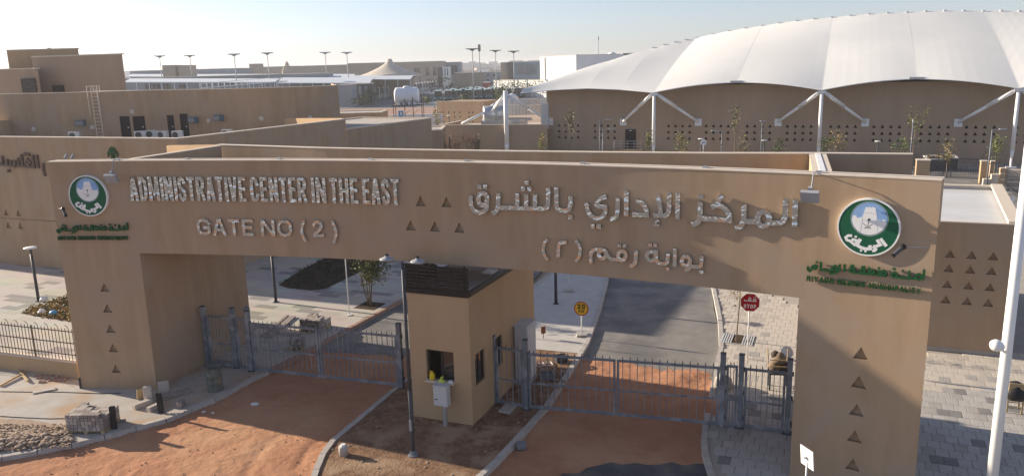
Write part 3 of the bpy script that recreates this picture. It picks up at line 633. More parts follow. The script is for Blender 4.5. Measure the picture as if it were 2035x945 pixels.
GREEN=[
 (0.056,[[(24.314,5.932),(24.326,5.843),(24.372,5.822),(24.404,5.868),(24.423,5.956)],[(24.48,5.978),(24.514,5.968),(24.529,5.939),(24.517,5.906),(24.485,5.889),(24.451,5.899),(24.435,5.928),(24.448,5.961),(24.48,5.978)]]),
 (0.056,[[(24.521,6.086),(24.524,6.044)]]),
 (0.054,[[(24.608,6.078),(24.623,5.881),(24.856,5.883)]]),
 (0.054,[[(25.045,6.067),(25.054,5.925),(24.995,5.876),(24.936,5.835),(24.83,5.809)],[(24.934,6.012),(24.971,6.001),(24.988,5.968),(24.975,5.93),(24.939,5.911),(24.902,5.922),(24.885,5.956),(24.898,5.993),(24.934,6.012)]]),
 (0.054,[[(24.896,5.999),(24.872,5.878)]]),
 (0.054,[[(25.159,6.079),(25.17,5.896)]]),
 (0.053,[[(25.33,6.006),(25.364,5.996),(25.38,5.962),(25.369,5.925),(25.336,5.907),(25.301,5.917),(25.285,5.951),(25.297,5.988),(25.33,6.006)],[(25.374,6.02),(25.389,5.905),(25.509,5.902),(25.598,5.904),(25.804,5.913),(26.082,5.905),(26.075,6.019)],[(25.569,6.014),(25.601,6.004),(25.616,5.973),(25.605,5.939),(25.574,5.922),(25.542,5.931),(25.527,5.963),(25.538,5.997),(25.569,6.014)],[(25.706,6.066),(25.716,5.918)],[(25.776,6.01),(25.814,6.002),(25.831,5.974),(25.818,5.942),(25.782,5.925),(25.744,5.933),(25.726,5.961),(25.74,5.993),(25.776,6.01)],[(25.929,6.026),(25.936,5.92)],[(26.024,6.021),(26.059,6.011),(26.076,5.978),(26.064,5.942),(26.03,5.923),(25.995,5.934),(25.978,5.966),(25.99,6.003),(26.024,6.021)]]),
 (0.054,[[(25.289,6.052),(25.379,6.062)]]),
 (0.053,[[(25.536,6.055),(25.625,6.062)]]),
 (0.053,[[(25.924,6.091),(25.927,6.051)]]),
 (0.051,[[(26.256,6.006),(26.293,5.995),(26.311,5.958),(26.298,5.917),(26.263,5.897),(26.226,5.908),(26.208,5.945),(26.221,5.986),(26.256,6.006)],[(26.306,5.998),(26.32,5.902),(26.47,5.897),(26.583,5.903),(26.57,6.087)]]),
 (0.052,[[(26.214,6.088),(26.286,6.09)]]),
 (0.052,[[(26.415,6.076),(26.451,6.067)]]),
 (0.051,[[(26.583,5.911),(26.695,5.917)],[(26.77,6.028),(26.815,6.016),(26.837,5.975),(26.822,5.93),(26.779,5.907),(26.734,5.919),(26.712,5.959),(26.727,6.005),(26.77,6.028)],[(26.863,5.906),(26.884,6.021),(26.878,6.156)]]),
]
for lab, L, s in (('mirror steel Arabic lettering in a large upper line right of the triangles', ARABIC[:22], 19.4), ('smaller mirror steel Arabic lettering with a bracketed numeral, lower line', ARABIC[22:], 19.3)):
    t = thing('sign_lettering', lab, 'lettering', F(s, 5.6, .02))
    for w_, sts in L: letter(F, sts, w_ * 0.97, .025, .085, 'mirror_steel', t)
for shift, side in ((0, 'right'), (-24.27, 'left')):
    fm = lambda s, z, o, sh=shift: F(s + sh, z, o)
    t = thing('sign_lettering', 'small green raised Arabic lettering under the round emblem on the %s pillar' % side, 'lettering', fm(25.6, 5.8, .02))
    for w_, sts in GREEN: letter(fm, sts, w_, .03, .09, 'letter_green', t)
    t = thing('sign_lettering', 'tiny green raised letters RIYADH REGION MUNICIPALITY on the %s pillar' % side, 'lettering', fm(25.6, 5.6, .02))
    for wd, a, b in (('RIYADH', 24.30, 24.93), ('REGION', 25.02, 25.64), ('MUNICIPALITY', 25.73, 26.84)):
        word(wd, a, b, 5.56, 5.69, 0.026, fm, .03, .09, 'letter_green', t, gap=0.3)

# ------------------------------------------------------------------ round emblems
def emblem(s0, z0, R0, label):
    t = thing('round_emblem', label, 'emblem', F(s0, z0, .02))
    fm = lambda x, y, o: F(s0 + x * R0, z0 + y * R0, o)
    def disc(cx, cy, r, o0, o1, n=48):
        mb = MB(); v = [fm(cx + r * math.cos(2 * math.pi * i / n), cy + r * math.sin(2 * math.pi * i / n), o) for o in (o0, o1) for i in range(n)]
        return mb.add(v, [tuple(range(n, 2 * n))] + [(i, (i + 1) % n, n + (i + 1) % n, n + i) for i in range(n)])
    def flat(poly, o0, o1):
        n = len(poly); v = [fm(p[0], p[1], o) for o in (o0, o1) for p in poly]
        return MB().add(v, [tuple(range(n, 2 * n))] + [(i, (i + 1) % n, n + (i + 1) % n, n + i) for i in range(n)])
    def q(x, y): return ((x - 558) / 442, (470 - y) / 415)
    circ = lambda cx, cy, r, n=40: [(cx + r * math.sin(2 * math.pi * i / n), cy + r * math.cos(2 * math.pi * i / n)) for i in range(n + 1)]
    disc(0, 0, 1.0, .0, .094).build('backing_case', 'sign_white', t)
    disc(0, 0, .955, .09, .098).build('green_face', 'sign_green', t)
    mb = MB(); stroke_mesh(mb, fm, circ(0, 0, .972), .05, .09, .104); mb.build('rim', 'sign_white', t)
    cx, cy, r = .016, .30, .56
    mb = MB(); stroke_mesh(mb, fm, circ(cx, cy, .585), .014, .098, .1015); mb.build('inner_ring', 'sign_shade', t)
    disc(cx, cy, r, .098, .101).build('sky_disc', 'sign_sky', t)
    fort = [q(*p) for p in ((318, 372), (335, 308), (352, 304), (354, 314), (368, 316), (370, 306), (386, 318), (395, 345), (465, 325), (482, 268), (505, 180), (522, 178), (524, 186), (545, 185), (546, 176), (568, 175), (569, 184), (590, 183), (592, 174), (614, 174), (615, 183), (640, 178), (660, 275), (672, 345), (735, 365), (745, 342), (783, 345), (806, 400))]
    a0, a1 = math.atan2(fort[-1][1] - cy, fort[-1][0] - cx), math.atan2(fort[0][1] - cy, fort[0][0] - cx)
    a1 -= 2 * math.pi if a1 > a0 else 0
    fort += [(cx + r * .985 * math.cos(a0 + (a1 - a0) * k / 16), cy + r * .985 * math.sin(a0 + (a1 - a0) * k / 16)) for k in range(17)]
    o = flat(fort, .101, .104).build('fort', 'sign_white', t)
    mb = MB()
    for st, w_ in (([(480, 268), (570, 256), (660, 278)], .016), ([(470, 330), (445, 560)], .006), ([(665, 340), (690, 540)], .006)): stroke_mesh(mb, fm, [q(*p) for p in st], w_, .104, .106)
    mb.build('fort_lines', 'sign_shade', o)
    mb = MB(); p0 = q(562, 355)
    mb.add([fm(p0[0] + .045 * math.cos(2 * math.pi * i / 10), p0[1] + .04 * math.sin(2 * math.pi * i / 10), .106) for i in range(10)], [tuple(range(10))])
    for st in ([(556, 375), (553, 440)], [(472, 412), (545, 455), (592, 482)], [(612, 420), (555, 455), (505, 484)], [(510, 466), (545, 480)], [(590, 466), (552, 482)]): stroke_mesh(mb, fm, [q(*p) for p in st], .014, .104, .1055)
    mb.build('palm_and_swords', 'sign_black', t)
    txt = [(46, [[(735, 612), (826, 716)]]), (44, [[(690, 632), (742, 702), (668, 738), (640, 728)]]), (40, [[(638, 735), (684, 772), (672, 792), (636, 802)]]),
           (48, [[(598, 722), (606, 772), (540, 782), (470, 765), (416, 735), (462, 642)]]), (40, [[(400, 745), (335, 700), (357, 660), (412, 672), (396, 738)], [(345, 690), (270, 675), (252, 640), (285, 610), (340, 606)]])]
    for w_, sts in txt: letter(fm, [[q(*p) for p in st] for st in sts], w_ / 430, .098, .102, 'sign_white', t)
    for x, y, rr in ((480, 812, 17), (543, 816, 17), (393, 617, 19)): disc(*q(x, y), rr / 430, .098, .102, 10).build('letter_dot', 'sign_white', t)
emblem(1.365, 7.075, .695, 'round green emblem with white fort on the shaded left pillar')
emblem(25.63, 7.035, .695, 'round green emblem with white fort on the sunlit right pillar')

# ------------------------------------------------------------------ floodlights and cameras on the gate
def box_in(fm, c, size, name, m, parent, tilt=0.0):
    """box in facade axes: s, height, out"""
    mb = MB(); v = []
    for dz in (-.5, .5):
        for ds, do in ((-.5, -.5), (.5, -.5), (.5, .5), (-.5, .5)):
            y, o = dz * size[1], do * size[2]
            y2 = y * math.cos(tilt) - o * math.sin(tilt); o2 = y * math.sin(tilt) + o * math.cos(tilt)
            v.append(F(c[0] + ds * size[0], c[1] + y2, c[2] + o2))
    mb.add(v, [(3, 2, 1, 0), (4, 5, 6, 7), (0, 1, 5, 4), (1, 2, 6, 5), (2, 3, 7, 6), (3, 0, 4, 7)])
    return mb.build(name, m, parent)
for s, z, lab in ((2.50, 7.70, 'grey box floodlight on a bracket beside the left emblem'), (24.33, 7.74, 'grey box floodlight on a bracket beside the right emblem')):
    t = thing('floodlight', lab, 'floodlight', F(s, z, .1))
    MB().path([F(s + .02, ZT + .02, -.1), F(s + .02, ZT + .04, .2), F(s + .02, z + .2, .38)], .014).build('bracket_arm', 'lamp_grey', t)
    box_in(F, (s, z, .40), (.42, .30, .11), 'housing', 'lamp_grey', t, 0.5)
    box_in(F, (s, z + .028, .455), (.34, .17, .012), 'lens', 'sign_white', t, 0.5)
    box_in(F, (s, z + .18, .36), (.1, .1, .08), 'driver_box', 'lamp_grey', t, 0.5)
for s, z, arm, lab in ((.52, 6.66, -.35, 'black bullet camera on a thin arm below the left emblem'), (26.42, 6.68, .5, 'black bullet camera on a thin arm by the right emblem')):
    t = thing('security_camera', lab, 'camera', F(s, z, .05))
    MB().path([F(s + arm, z - .02, .03), F(s + arm * .8, z, .1), F(s, z, .28)], .011).build('arm', 'lamp_grey', t)
    MB().lathe(F(s, z, .28), [(.02, -.07), (.075, -.03), (.075, .03), (.03, .075)], 10).build('mount', 'sign_black', t)
    a, b = F(s, z, .3), F(s - .16 * (1 if arm > 0 else -1), z - .17, .42)
    MB().tube(a, b, .05, .05, 10).build('body', 'dark_metal', t)
    MB().tube(b, b + (b - a).normalized() * .04, .056, .056, 10).build('sun_hood', 'sign_black', t)
# ================================================================== GUARD BOOTH under the beam
BV = Vector((math.sin(rad(22.7)), math.cos(rad(22.7)), 0)); BU = Vector((BV.y, -BV.x, 0)); BAZ = math.atan2(BU.y, BU.x)
BF = Vector((-3.3, 23.56, 0)); BW, BD, BH = 2.10, 5.45, 4.28
def B(u, v, z): return BF + BU * u + BV * v + ZZ * z
booth = thing('guard_booth', 'tall narrow tan guard booth with dark slatted roof screen beneath the gate beam', 'booth', B(BW / 2, BD / 2, 0), BAZ)
def holed(fm, w, h, holes, mb):
    """flat wall with rectangular openings; fm(a, z)"""
    xs = sorted({0, w, *[q for a in holes for q in a[:2]]}); zs = sorted({0, h, *[q for a in holes for q in a[2:]]})
    for i in range(len(xs) - 1):
        for j in range(len(zs) - 1):
            cx, cz = (xs[i] + xs[i + 1]) / 2, (zs[j] + zs[j + 1]) / 2
            if any(a[0] < cx < a[1] and a[2] < cz < a[3] for a in holes): continue
            mb.quad(fm(xs[i], zs[j]), fm(xs[i + 1], zs[j]), fm(xs[i + 1], zs[j + 1]), fm(xs[i], zs[j + 1]))
def reveal(fm, a, d, mb):
    p = [(a[0], a[2]), (a[1], a[2]), (a[1], a[3]), (a[0], a[3])]
    for i in range(4):
        q, r = p[i], p[(i + 1) % 4]; mb.quad(fm(*q, 0), fm(*r, 0), fm(*r, d), fm(*q, d))
wf = (0.56, 1.52, 1.44, 2.44); ws = [(0.32, 1.05, 1.28, 2.30), (1.75, 2.45, 1.28, 2.30)]
mb = MB(); holed(lambda a, z: B(a, 0, z), BW, BH, [wf], mb); reveal(lambda a, z, d: B(a, d, z), wf, .2, mb)
mb.build('front_wall', 'stucco_pale', booth)
mb = MB(); holed(lambda a, z: B(BW, a, z), BD, BH, ws, mb)
for a in ws: reveal(lambda q, z, d: B(BW - d, q, z), a, .12, mb)
mb.build('side_wall', 'stucco_pale', booth)
mb = MB(); mb.quad(B(0, 0, 0), B(0, BD, 0), B(0, BD, BH), B(0, 0, BH)); mb.quad(B(0, BD, 0), B(BW, BD, 0), B(BW, BD, BH), B(0, BD, BH)); mb.build('rear_walls', 'stucco_pale', booth)
MB().box(B(BW / 2, BD / 2, BH + .06), (BW - .1, BD - .1, .1), BAZ).build('roof_slab', 'roof_grey', booth)
MB().box(B(BW - .35, 2.4, BH + .13), (.35, .5, .05), BAZ).build('roof_hatch', 'white_paint', booth)
for c, s in ((B(BW / 2, .0, BH + .035), (BW + .06, .1, .16)), (B(BW, BD / 2 + .05, BH + .04), (.1, BD - .02, .15)), (B(0, BD / 2 + .05, BH + .04), (.1, BD - .02, .15)), (B(BW / 2, BD, BH + .037), (BW - .12, .1, .15))):
    MB().box(c, s, BAZ).build('roof_fascia', 'louvre_brown', booth)
scr = MB()
for x in (.12, BW - .1, BW / 2): scr.box(B(x, .03, BH + .5), (.07, .05, .78), BAZ)
for y in (.9, 1.7): scr.box(B(.06, y, BH + .5), (.05, .07, .78), BAZ)
so = scr.build('screen_posts', 'louvre_brown', booth)
for k in range(7):
    MB().box(B(BW / 2, -.03, BH + .17 + k * .108), (BW + .1, .03, .084), BAZ).build('slat', 'louvre_brown', booth)
    MB().box(B(-.02, .95, BH + .17 + k * .108), (.03, 1.8, .084), BAZ).build('slat', 'louvre_brown', booth)
# windows of the booth
inn = MB(); inn.box(B(1.04, 1.2, 1.9), (1.3, .06, 1.6), BAZ); inn.build('inner_partition', 'room_dark', booth)
MB().box(B(.80, 1.1, 1.9), (.42, .05, 1.6), BAZ).build('inner_door', 'wood_red', booth)
wnd = MB()
for c, s in ((B(wf[0] + .03, .12, 1.94), (.05, .05, 1.0)), (B(wf[1] - .03, .12, 1.94), (.05, .05, 1.0)), (B(1.04, .12, 2.41), (.86, .05, .05)), (B(1.04, .12, 1.47), (.86, .05, .05)), (B(1.06, .125, 1.94), (.05, .04, .9))): wnd.box(c, s, BAZ)
w1 = wnd.build('service_window', 'window_frame', booth)
MB().box(B(1.29, .14, 1.94), (.40, .01, .88), BAZ).build('pane', 'window_glass', w1)
MB().box(B(1.04, .02, 1.425), (1.0, .3, .04), BAZ).build('counter', 'coping', booth)
for a in ws:
    fr = MB(); cy, cz = (a[0] + a[1]) / 2, (a[2] + a[3]) / 2
    for c, s in ((B(BW - .08, a[0] + .025, cz), (.05, .05, a[3] - a[2])), (B(BW - .08, a[1] - .025, cz), (.05, .05, a[3] - a[2])), (B(BW - .08, cy, a[3] - .025), (.048, a[1] - a[0] - .1, .05)), (B(BW - .08, cy, a[2] + .025), (.048, a[1] - a[0] - .1, .05)), (B(BW - .08, cy, cz), (.046, .04, a[3] - a[2] - .1))): fr.box(c, s, BAZ)
    q = fr.build('window', 'window_frame', booth)
    MB().box(B(BW - .09, cy, cz), (.01, a[1] - a[0] - .08, a[3] - a[2] - .08), BAZ).build('pane', 'window_glass', q)
# cabinets at the booth
t = thing('electrical_cabinet', 'tall grey electrical cabinet standing against the side wall of the booth', 'cabinet', B(BW + .26, 3.85, .12), BAZ)
o = MB().box(B(BW + .26, 3.85, 1.22), (.46, .85, 2.0), BAZ).build('cabinet_body', 'cabinet_paint', t); bevel(o, .01)
MB().box(B(BW + .50, 3.85, 1.22), (.02, .78, 1.86), BAZ).build('door', 'cabinet_paint', t)
MB().box(B(BW + .26, 3.85, 2.25), (.54, .93, .05), BAZ).build('rain_cap', 'cabinet_paint', t)
MB().box(B(BW + .52, 3.6, 1.3), (.02, .03, .14), BAZ).build('handle', 'sign_black', t)
MB().box(B(BW + .26, 3.85, .16), (.5, .9, .14), BAZ).build('plinth', 'kerb_concrete', t)
t = thing('meter_box', 'pale grey meter box on a short post before the booth window', 'meter box', B(1.22, -.32, .11), BAZ)
o = MB().box(B(1.22, -.30, 1.12), (.48, .24, .64), BAZ).build('box_body', 'cabinet_paint', t); bevel(o, .012)
MB().box(B(1.22, -.425, 1.12), (.43, .012, .58), BAZ).build('door', 'cabinet_paint', t)
MB().box(B(1.22, -.30, 1.455), (.52, .28, .025), BAZ).build('rain_cap', 'cabinet_paint', t)
MB().box(B(1.30, -.30, .43), (.11, .09, .68), BAZ).build('post', 'galvanised', t)
MB().box(B(1.08, -.433, 1.02), (.09, .008, .03), BAZ).build('label_plate', 'sign_black', t)
# jerrycan and bag on the sill
t = thing('jerrycan', 'yellow plastic jerrycan standing in the booth window', 'jerrycan', B(.74, .02, 1.445), BAZ)
MB().lathe(B(.74, .02, 1.445), [(.075, 0), (.09, .03), (.09, .17), (.06, .22), (.03, .25), (.03, .28)], 10).build('can_body', 'plastic_yellow', t, True)
MB().path([B(.66, .02, 1.62), B(.67, .02, 1.72), B(.74, .02, 1.72)], .016).build('handle', 'plastic_yellow', t)
t = thing('plastic_bag', 'lime yellow plastic bag slumped over the booth sill', 'bag', B(1.10, -.06, 1.445), BAZ)
mb = MB(); mb.lathe(B(1.10, -.05, 1.40), [(.04, -.1), (.11, -.03), (.13, .04), (.09, .11), (.03, .15), (.05, .19)], 12)
for v in mb.v: v += Vector((nz(v.x * 9, v.y * 9 + v.z * 9, 1), nz(v.y * 9, v.z * 9, 1), 0)) * .035
mb.build('bag_body', 'bag_lime', t, True)
MB().tube(B(1.10, -.05, 1.57), B(1.15, -.05, 1.62), .02, .035, 7).build('knot', 'bag_lime', t)
tag(MB().box(B(1.40, -.02, 1.475), (.12, .1, .06), BAZ).build('cup', 'plastic_white'), 'small white cup on the booth sill right of the bag', 'cup')

# ================================================================== STEEL GATES
PK = MB().box((0, 0, .5), (.022, .022, 1.0)).mesh('picket', 'gate_paint')
tipm = MB(); tipm.add([(-.018, 0, 0), (0, -.018, 0), (.018, 0, 0), (0, .018, 0), (0, 0, .11), (0, 0, -.03)], [(0, 1, 4), (1, 2, 4), (2, 3, 4), (3, 0, 4), (1, 0, 5), (2, 1, 5), (3, 2, 5), (0, 3, 5)])
TIP = tipm.mesh('spear_tip', 'gate_dark')
def post(p, label, h=2.45, w=.15, cap='flat', z0=0.05):
    az = AZ + .02
    t = thing('gate_post', label, 'post', (p.x, p.y, z0), az, 'steel posts of the gates')
    o = MB().box((p.x, p.y, z0 + (h - z0) / 2), (w, w, h - z0), az).build('shaft', 'gate_paint', t)
    MB().box((p.x, p.y, h + .012), (w + .015, w + .015, .022), az).build('cap', 'gate_dark', t)
    for z in (.45, 1.25, 2.0): MB().box((p.x + .09, p.y - .02, z), (.05, .06, .12), az).build('hinge', 'gate_dark', t)
    MB().box((p.x, p.y, z0 + .012), (w + .12, w + .12, .024), az).build('base_plate', 'gate_dark', t)
    if cap == 'finial': MB().lathe((p.x, p.y, h + .02), [(.03, 0), (.13, .06), (.12, .09), (.03, .16), (.01, .22)], 8).build('finial', 'gate_paint', t)
    return t
def leaf(a, b, label, name='gate_leaf', h=2.02, zb=.16, mid=1.0, n=13, cat='gate leaf', grp='leaves of the two steel vehicle gates'):
    a, b = Vector(a), Vector(b); d = b - a; L = d.length; rz = math.atan2(d.y, d.x)
    t = thing(name, label, cat, (a.x, a.y, 0), rz, grp)
    P = lambda x, z, y=0: a + d.normalized() * x + Vector((-math.sin(rz), math.cos(rz), 0)) * y + ZZ * z
    for x, nm in ((.035, 'stile'), (L - .035, 'stile')): MB().box(P(x, (h + zb) / 2), (.07, .06, h - zb), rz).build(nm, 'gate_paint', t)
    MB().box(P(L / 2, h - .035), (L - .142, .058, .07), rz).build('top_rail', 'gate_paint', t)
    MB().box(P(L / 2, mid), (L - .142, .04, .045), rz).build('middle_rail', 'gate_paint', t)
    MB().box(P(L / 2, zb + .045), (L - .142, .058, .09), rz).build('bottom_rail', 'gate_paint', t)
    for k in range(n):
        x = .07 + (L - .14) * (k + .5) / n
        inst('picket', PK, t, (x, 0, zb + .05), 0, (1, 1, h - zb - .04))
        inst('spear_tip', TIP, t, (x, 0, h + .03))
    return t
PL = [G(416, 731), G(473.5, 735), G(503, 742)]; P4 = Vector((-3.98, 25.88, 0))
for p, l, c in zip(PL, ('steel post of the left footgate against the tan pillar', 'middle steel post of the left footgate', 'steel post with star finial hinging the left vehicle gate'), ('flat', 'flat', 'finial')): post(p, l, cap=c, z0=.125)
post(P4, 'steel post right of the left vehicle gate beside the booth', z0=.0)
def between(a, b, g0=.1, g1=.1): d = (b - a).normalized(); return a + d * g0, b - d * g1
leaf(*between(PL[0], PL[1]), 'narrow shaded footgate between the first two steel posts on the left', 'footgate', h=2.1, n=7, cat='gate', grp='footgates')
leaf(*between(PL[1], PL[2]), 'narrow fixed railing panel left of the finial post', 'railing_panel', h=2.1, n=3, cat='railing', grp='fixed railing panels')
a, b = between(PL[2], P4); m_ = a.lerp(b, .478); g = (b - a).normalized() * .02
leaf(a, m_ - g, 'left leaf of the left-hand vehicle gate', n=14); leaf(m_ + g, b, 'right leaf of the left-hand vehicle gate', n=15)
PRr = [G(983, 806), G(1046.6, 817.6), G(1433, 853), G(1469, 856), G(1563, 868)]
for p, l, z in zip(PRr, ('steel post on the island close to the booth side', 'steel post hinging the right vehicle gate at the island kerb', 'weathered steel post closing the right vehicle gate', 'steel post in the pavement left of the right footgate', 'steel post of the right footgate against the right pillar'), (.1, .1, .0, .13, .13)): post(p, l, z0=z)
leaf(*between(PRr[0], PRr[1]), 'narrow fixed railing panel between booth and right vehicle gate', 'railing_panel', h=2.1, n=4, cat='railing', grp='fixed railing panels')
a, b = between(PRr[1], PRr[2]); m_ = a.lerp(b, .475); g = (b - a).normalized() * .02
leaf(a, m_ - g, 'left leaf of the right-hand vehicle gate', n=12); leaf(m_ + g, b, 'right leaf of the right-hand vehicle gate', n=13)
leaf(*between(PRr[2], PRr[3]), 'short railing panel between two posts right of the right vehicle gate', 'railing_panel', h=2.1, n=2, cat='railing', grp='fixed railing panels')
leaf(*between(PRr[3], PRr[4]), 'footgate standing beside the sunlit right pillar', 'footgate', h=2.05, n=6, cat='gate', grp='footgates')

# ------------------------------------------------------------------ fence on a low wall at the far left
A0, A1 = Vector((-30, 32.36, 0)), Vector((-16.05, 27.54, 0)); dd = (A1 - A0).normalized(); LF = (A1 - A0).length; frz = math.atan2(dd.y, dd.x)
t = thing('boundary_fence', 'low tan wall with dark picket fence running into the left pillar', 'fence', (A0.x, A0.y, 0), frz)
P = lambda x, z, y=0: A0 + dd * x + Vector((-dd.y, dd.x, 0)) * y + ZZ * z
MB().box(P(LF / 2, .37), (LF, .24, .74), frz).build('low_wall', 'stucco_pale', t)
MB().box(P(LF / 2, .755), (LF, .28, .03), frz).build('wall_cap', 'coping', t)
for z in (1.0, 1.45, 1.9): MB().box(P(LF / 2, z), (LF, .025, .035), frz).build('rail', 'fence_paint', t)
pm = MB(); pm.box((0, 0, .62), (.02, .02, 1.24)); PKF = pm.mesh('picket', 'fence_paint')
pm = MB(); pm.box((0, 0, .62), (.02, .02, 1.24)); pm.path([(0, 0, 1.24), (0, -.04, 1.34), (0, -.13, 1.42)], .012, 5); PKC = pm.mesh('picket', 'fence_paint')
k = 0; x = LF - .12
while x > LF - 6.6:
    inst('picket', PKC if k % 3 == 1 else PKF, t, (x, 0, .77)); x -= .165; k += 1
for x in (LF - 2.1, LF - 4.3): MB().box(P(x, 1.38), (.05, .05, 1.25), frz).build('fence_post', 'fence_paint', t)

# ------------------------------------------------------------------ lamps, masts and signs
L0 = G(821.4, 903, .11)
t = thing('street_lamp', 'tall grey street lamp with two flat heads on the island before the booth', 'street lamp', L0, AZ)
mb = MB(); mb.tube(L0, L0 + ZZ * 2.0, .062, .06, 10); mb.tube(L0 + ZZ * 2.0, L0 + ZZ * 5.75, .052, .04, 10); mb.build('pole', 'dark_metal', t, True)
MB().lathe(L0, [(.16, 0), (.16, .03), (.09, .05), (.09, .14)], 12).build('base_flange', 'grey_metal', t)
MB().box(L0 + ZZ * .95 - VV * .072, (.08, .02, .35), AZ).build('service_door', 'lamp_grey', t)
MB().tube(L0 + ZZ * 5.72 - UU * .62, L0 + ZZ * 5.72 + UU * .62, .028, n=8).build('cross_arm', 'grey_metal', t)
for s in (-1, 1):
    c = L0 + UU * (.48 * s) + ZZ * 5.78
    o = MB().lathe(c, [(.19, -.03), (.21, 0), (.18, .02), (.08, .045), (.05, .09)], 14)  .build('lamp_head', 'lamp_grey', t, True)
    MB().lathe(c + ZZ * .08, [(.045, 0), (.05, .05), (.02, .06)], 8).build('photocell', 'sign_black', o)
def garden_lamp(px, py, label, h=2.76, z=.131, loc=None, sc=1.0):
    p = loc if loc is not None else G(px, py, z)
    t = thing('garden_lamp', label, 'garden lamp', p, 0, 'disc-topped garden lamps')
    mb = MB(); mb.tube(p, p + ZZ * (h - .35), .075 * sc, .065 * sc, 8); mb.build('post', 'dark_metal', t, True)
    MB().lathe(p + ZZ * (h - .35), [(.05, 0), (.05, .12), (.11, .28)], 10).build('neck', 'dark_metal', t, True)
    MB().lathe(p + ZZ * (h - .08), [(.12, -.01), (.29, .02), (.31, .045), (.29, .07), (.1, .085)], 16).build('lamp_disc', 'white_paint', t, True)
    MB().box(p + ZZ * .01, (.24, .24, .02)).build('base_plate', 'dark_metal', t)
garden_lamp(77, 598, 'disc-topped garden lamp on the court at far left')
garden_lamp(548.6, 600, 'dark garden lamp post on the court seen through the left opening')
garden_lamp(1105, 603, 'dark garden lamp post on the median seen through the right opening', z=.125)
def pole_sign(name, label, cat, p, h, r=.025, m='white_steel', base=True):
    t = thing(name, label, cat, p, 0)
    MB().tube(p, p + ZZ * h, r, n=8).build('pole', m, t, True)
    if base: MB().prism([(p.x - .22, p.y - .22), (p.x + .22, p.y - .22), (p.x + .22, p.y + .22), (p.x - .22, p.y + .22)], p.z, p.z + .09).build('foot_block', 'kerb_concrete', t)
    return t
# stop sign
ps = G(1485, 712, .135); t = pole_sign('stop_sign', 'red octagonal stop sign on a white pole behind the right opening', 'sign', ps, 2.5, base=False)
RGT = Vector((.955, -.296, 0)); FRN = Vector((-.296, -.955, 0))
c = ps + ZZ * 2.19 + FRN * .04 + RGT * .02
fm = lambda x, y, o: c + RGT * x + ZZ * y + FRN * o
def ngon(n, r, o0, o1, m, nm, ph=0.0):
    v = [fm(r * math.cos(ph + 2 * math.pi * i / n), r * math.sin(ph + 2 * math.pi * i / n), o) for o in (o0, o1) for i in range(n)]
    return MB().add(v, [tuple(range(n, 2 * n)), tuple(reversed(range(n)))] + [(i, (i + 1) % n, n + (i + 1) % n, n + i) for i in range(n)]).build(nm, m, t)
ngon(8, .365, .0, .012, 'sign_white', 'plate_border', math.pi / 8); ngon(8, .345, .004, .016, 'sign_red', 'sign_face', math.pi / 8)
word('STOP', -.215, .215, -.22, -.07, .032, fm, .016, .02, 'sign_white', t, gap=.3)
for st in ([[(.20, .0), (.20, .10), (.12, .10), (.12, .03), (.18, .03)], [(.20, .02), (-.02, .02)]], [[(.02, .02), (.02, .12), (-.05, .12), (-.05, .05), (.02, .05)], [(.02, .02), (-.20, .02), (-.20, .07)]]):
    letter(fm, [[(a_, b_ + .04) for a_, b_ in q] for q in st], .03, .016, .02, 'sign_white', t)
for x, y in ((.19, .21), (.13, .21), (-.015, .215)): letter(fm, [[(x, y - .015), (x, y + .015)]], .03, .016, .02, 'sign_white', t, 'letter_dot')
# 20 km sign
ps = G(1156, 666, .125); t = pole_sign('speed_sign', 'round yellow 20 KM speed sign on a low white pole in the median', 'sign', ps, 1.3)
c = ps + ZZ * 1.16 + FRN * .035; 
fm = lambda x, y, o: c + RGT * x + ZZ * y + FRN * o
ngon(24, .30, 0, .012, 'sign_red', 'plate_border'); ngon(24, .262, .004, .016, 'sign_yellow', 'sign_face')
word('20', -.15, .15, -.01, .19, .042, fm, .016, .02, 'sign_black', t, gap=.35); word('KM', -.11, .11, -.16, -.05, .022, fm, .016, .02, 'sign_black', t, gap=.35)
# plain white poles and plates
ps = G(694.5, 626, .131); t = pole_sign('sign_pole', 'thin white sign pole on the court edge in the left opening', 'sign pole', ps, 4.0, base=False)
MB().box(ps + ZZ * 3.75, (.5, .02, .5), AZ).build('sign_plate', 'white_paint', t); MB().box(ps + ZZ * .02, (.2, .2, .03)).build('foot_plate', 'white_steel', t)
ps = G(1130, 578, .125); t = pole_sign('sign_pole', 'slim white sign pole far up the median beside the kerb', 'sign pole', ps, 2.2, r=.02)
MB().box(ps + ZZ * 2.0, (.4, .02, .4), AZ).build('sign_plate', 'white_paint', t)
pc = D(1604, 908, 16.2); pb = Vector((pc.x, pc.y, .13))
t = pole_sign('sign_pole', 'small white plate turned edgewise on a thin pole before the right pillar', 'sign pole', pb, pc.z - .13, r=.02, base=False)
rz = rad(-72); mm = Matrix.Rotation(rz, 4, 'Z') @ Matrix.Rotation(rad(6), 4, 'X')
MB().box(pc, (.42, .02, .46), M=mm).build('sign_plate', 'white_paint', t); MB().box(pc + Vector((-.04, 0, 0)), (.05, .06, .06), rz).build('clamp', 'galvanised', t)
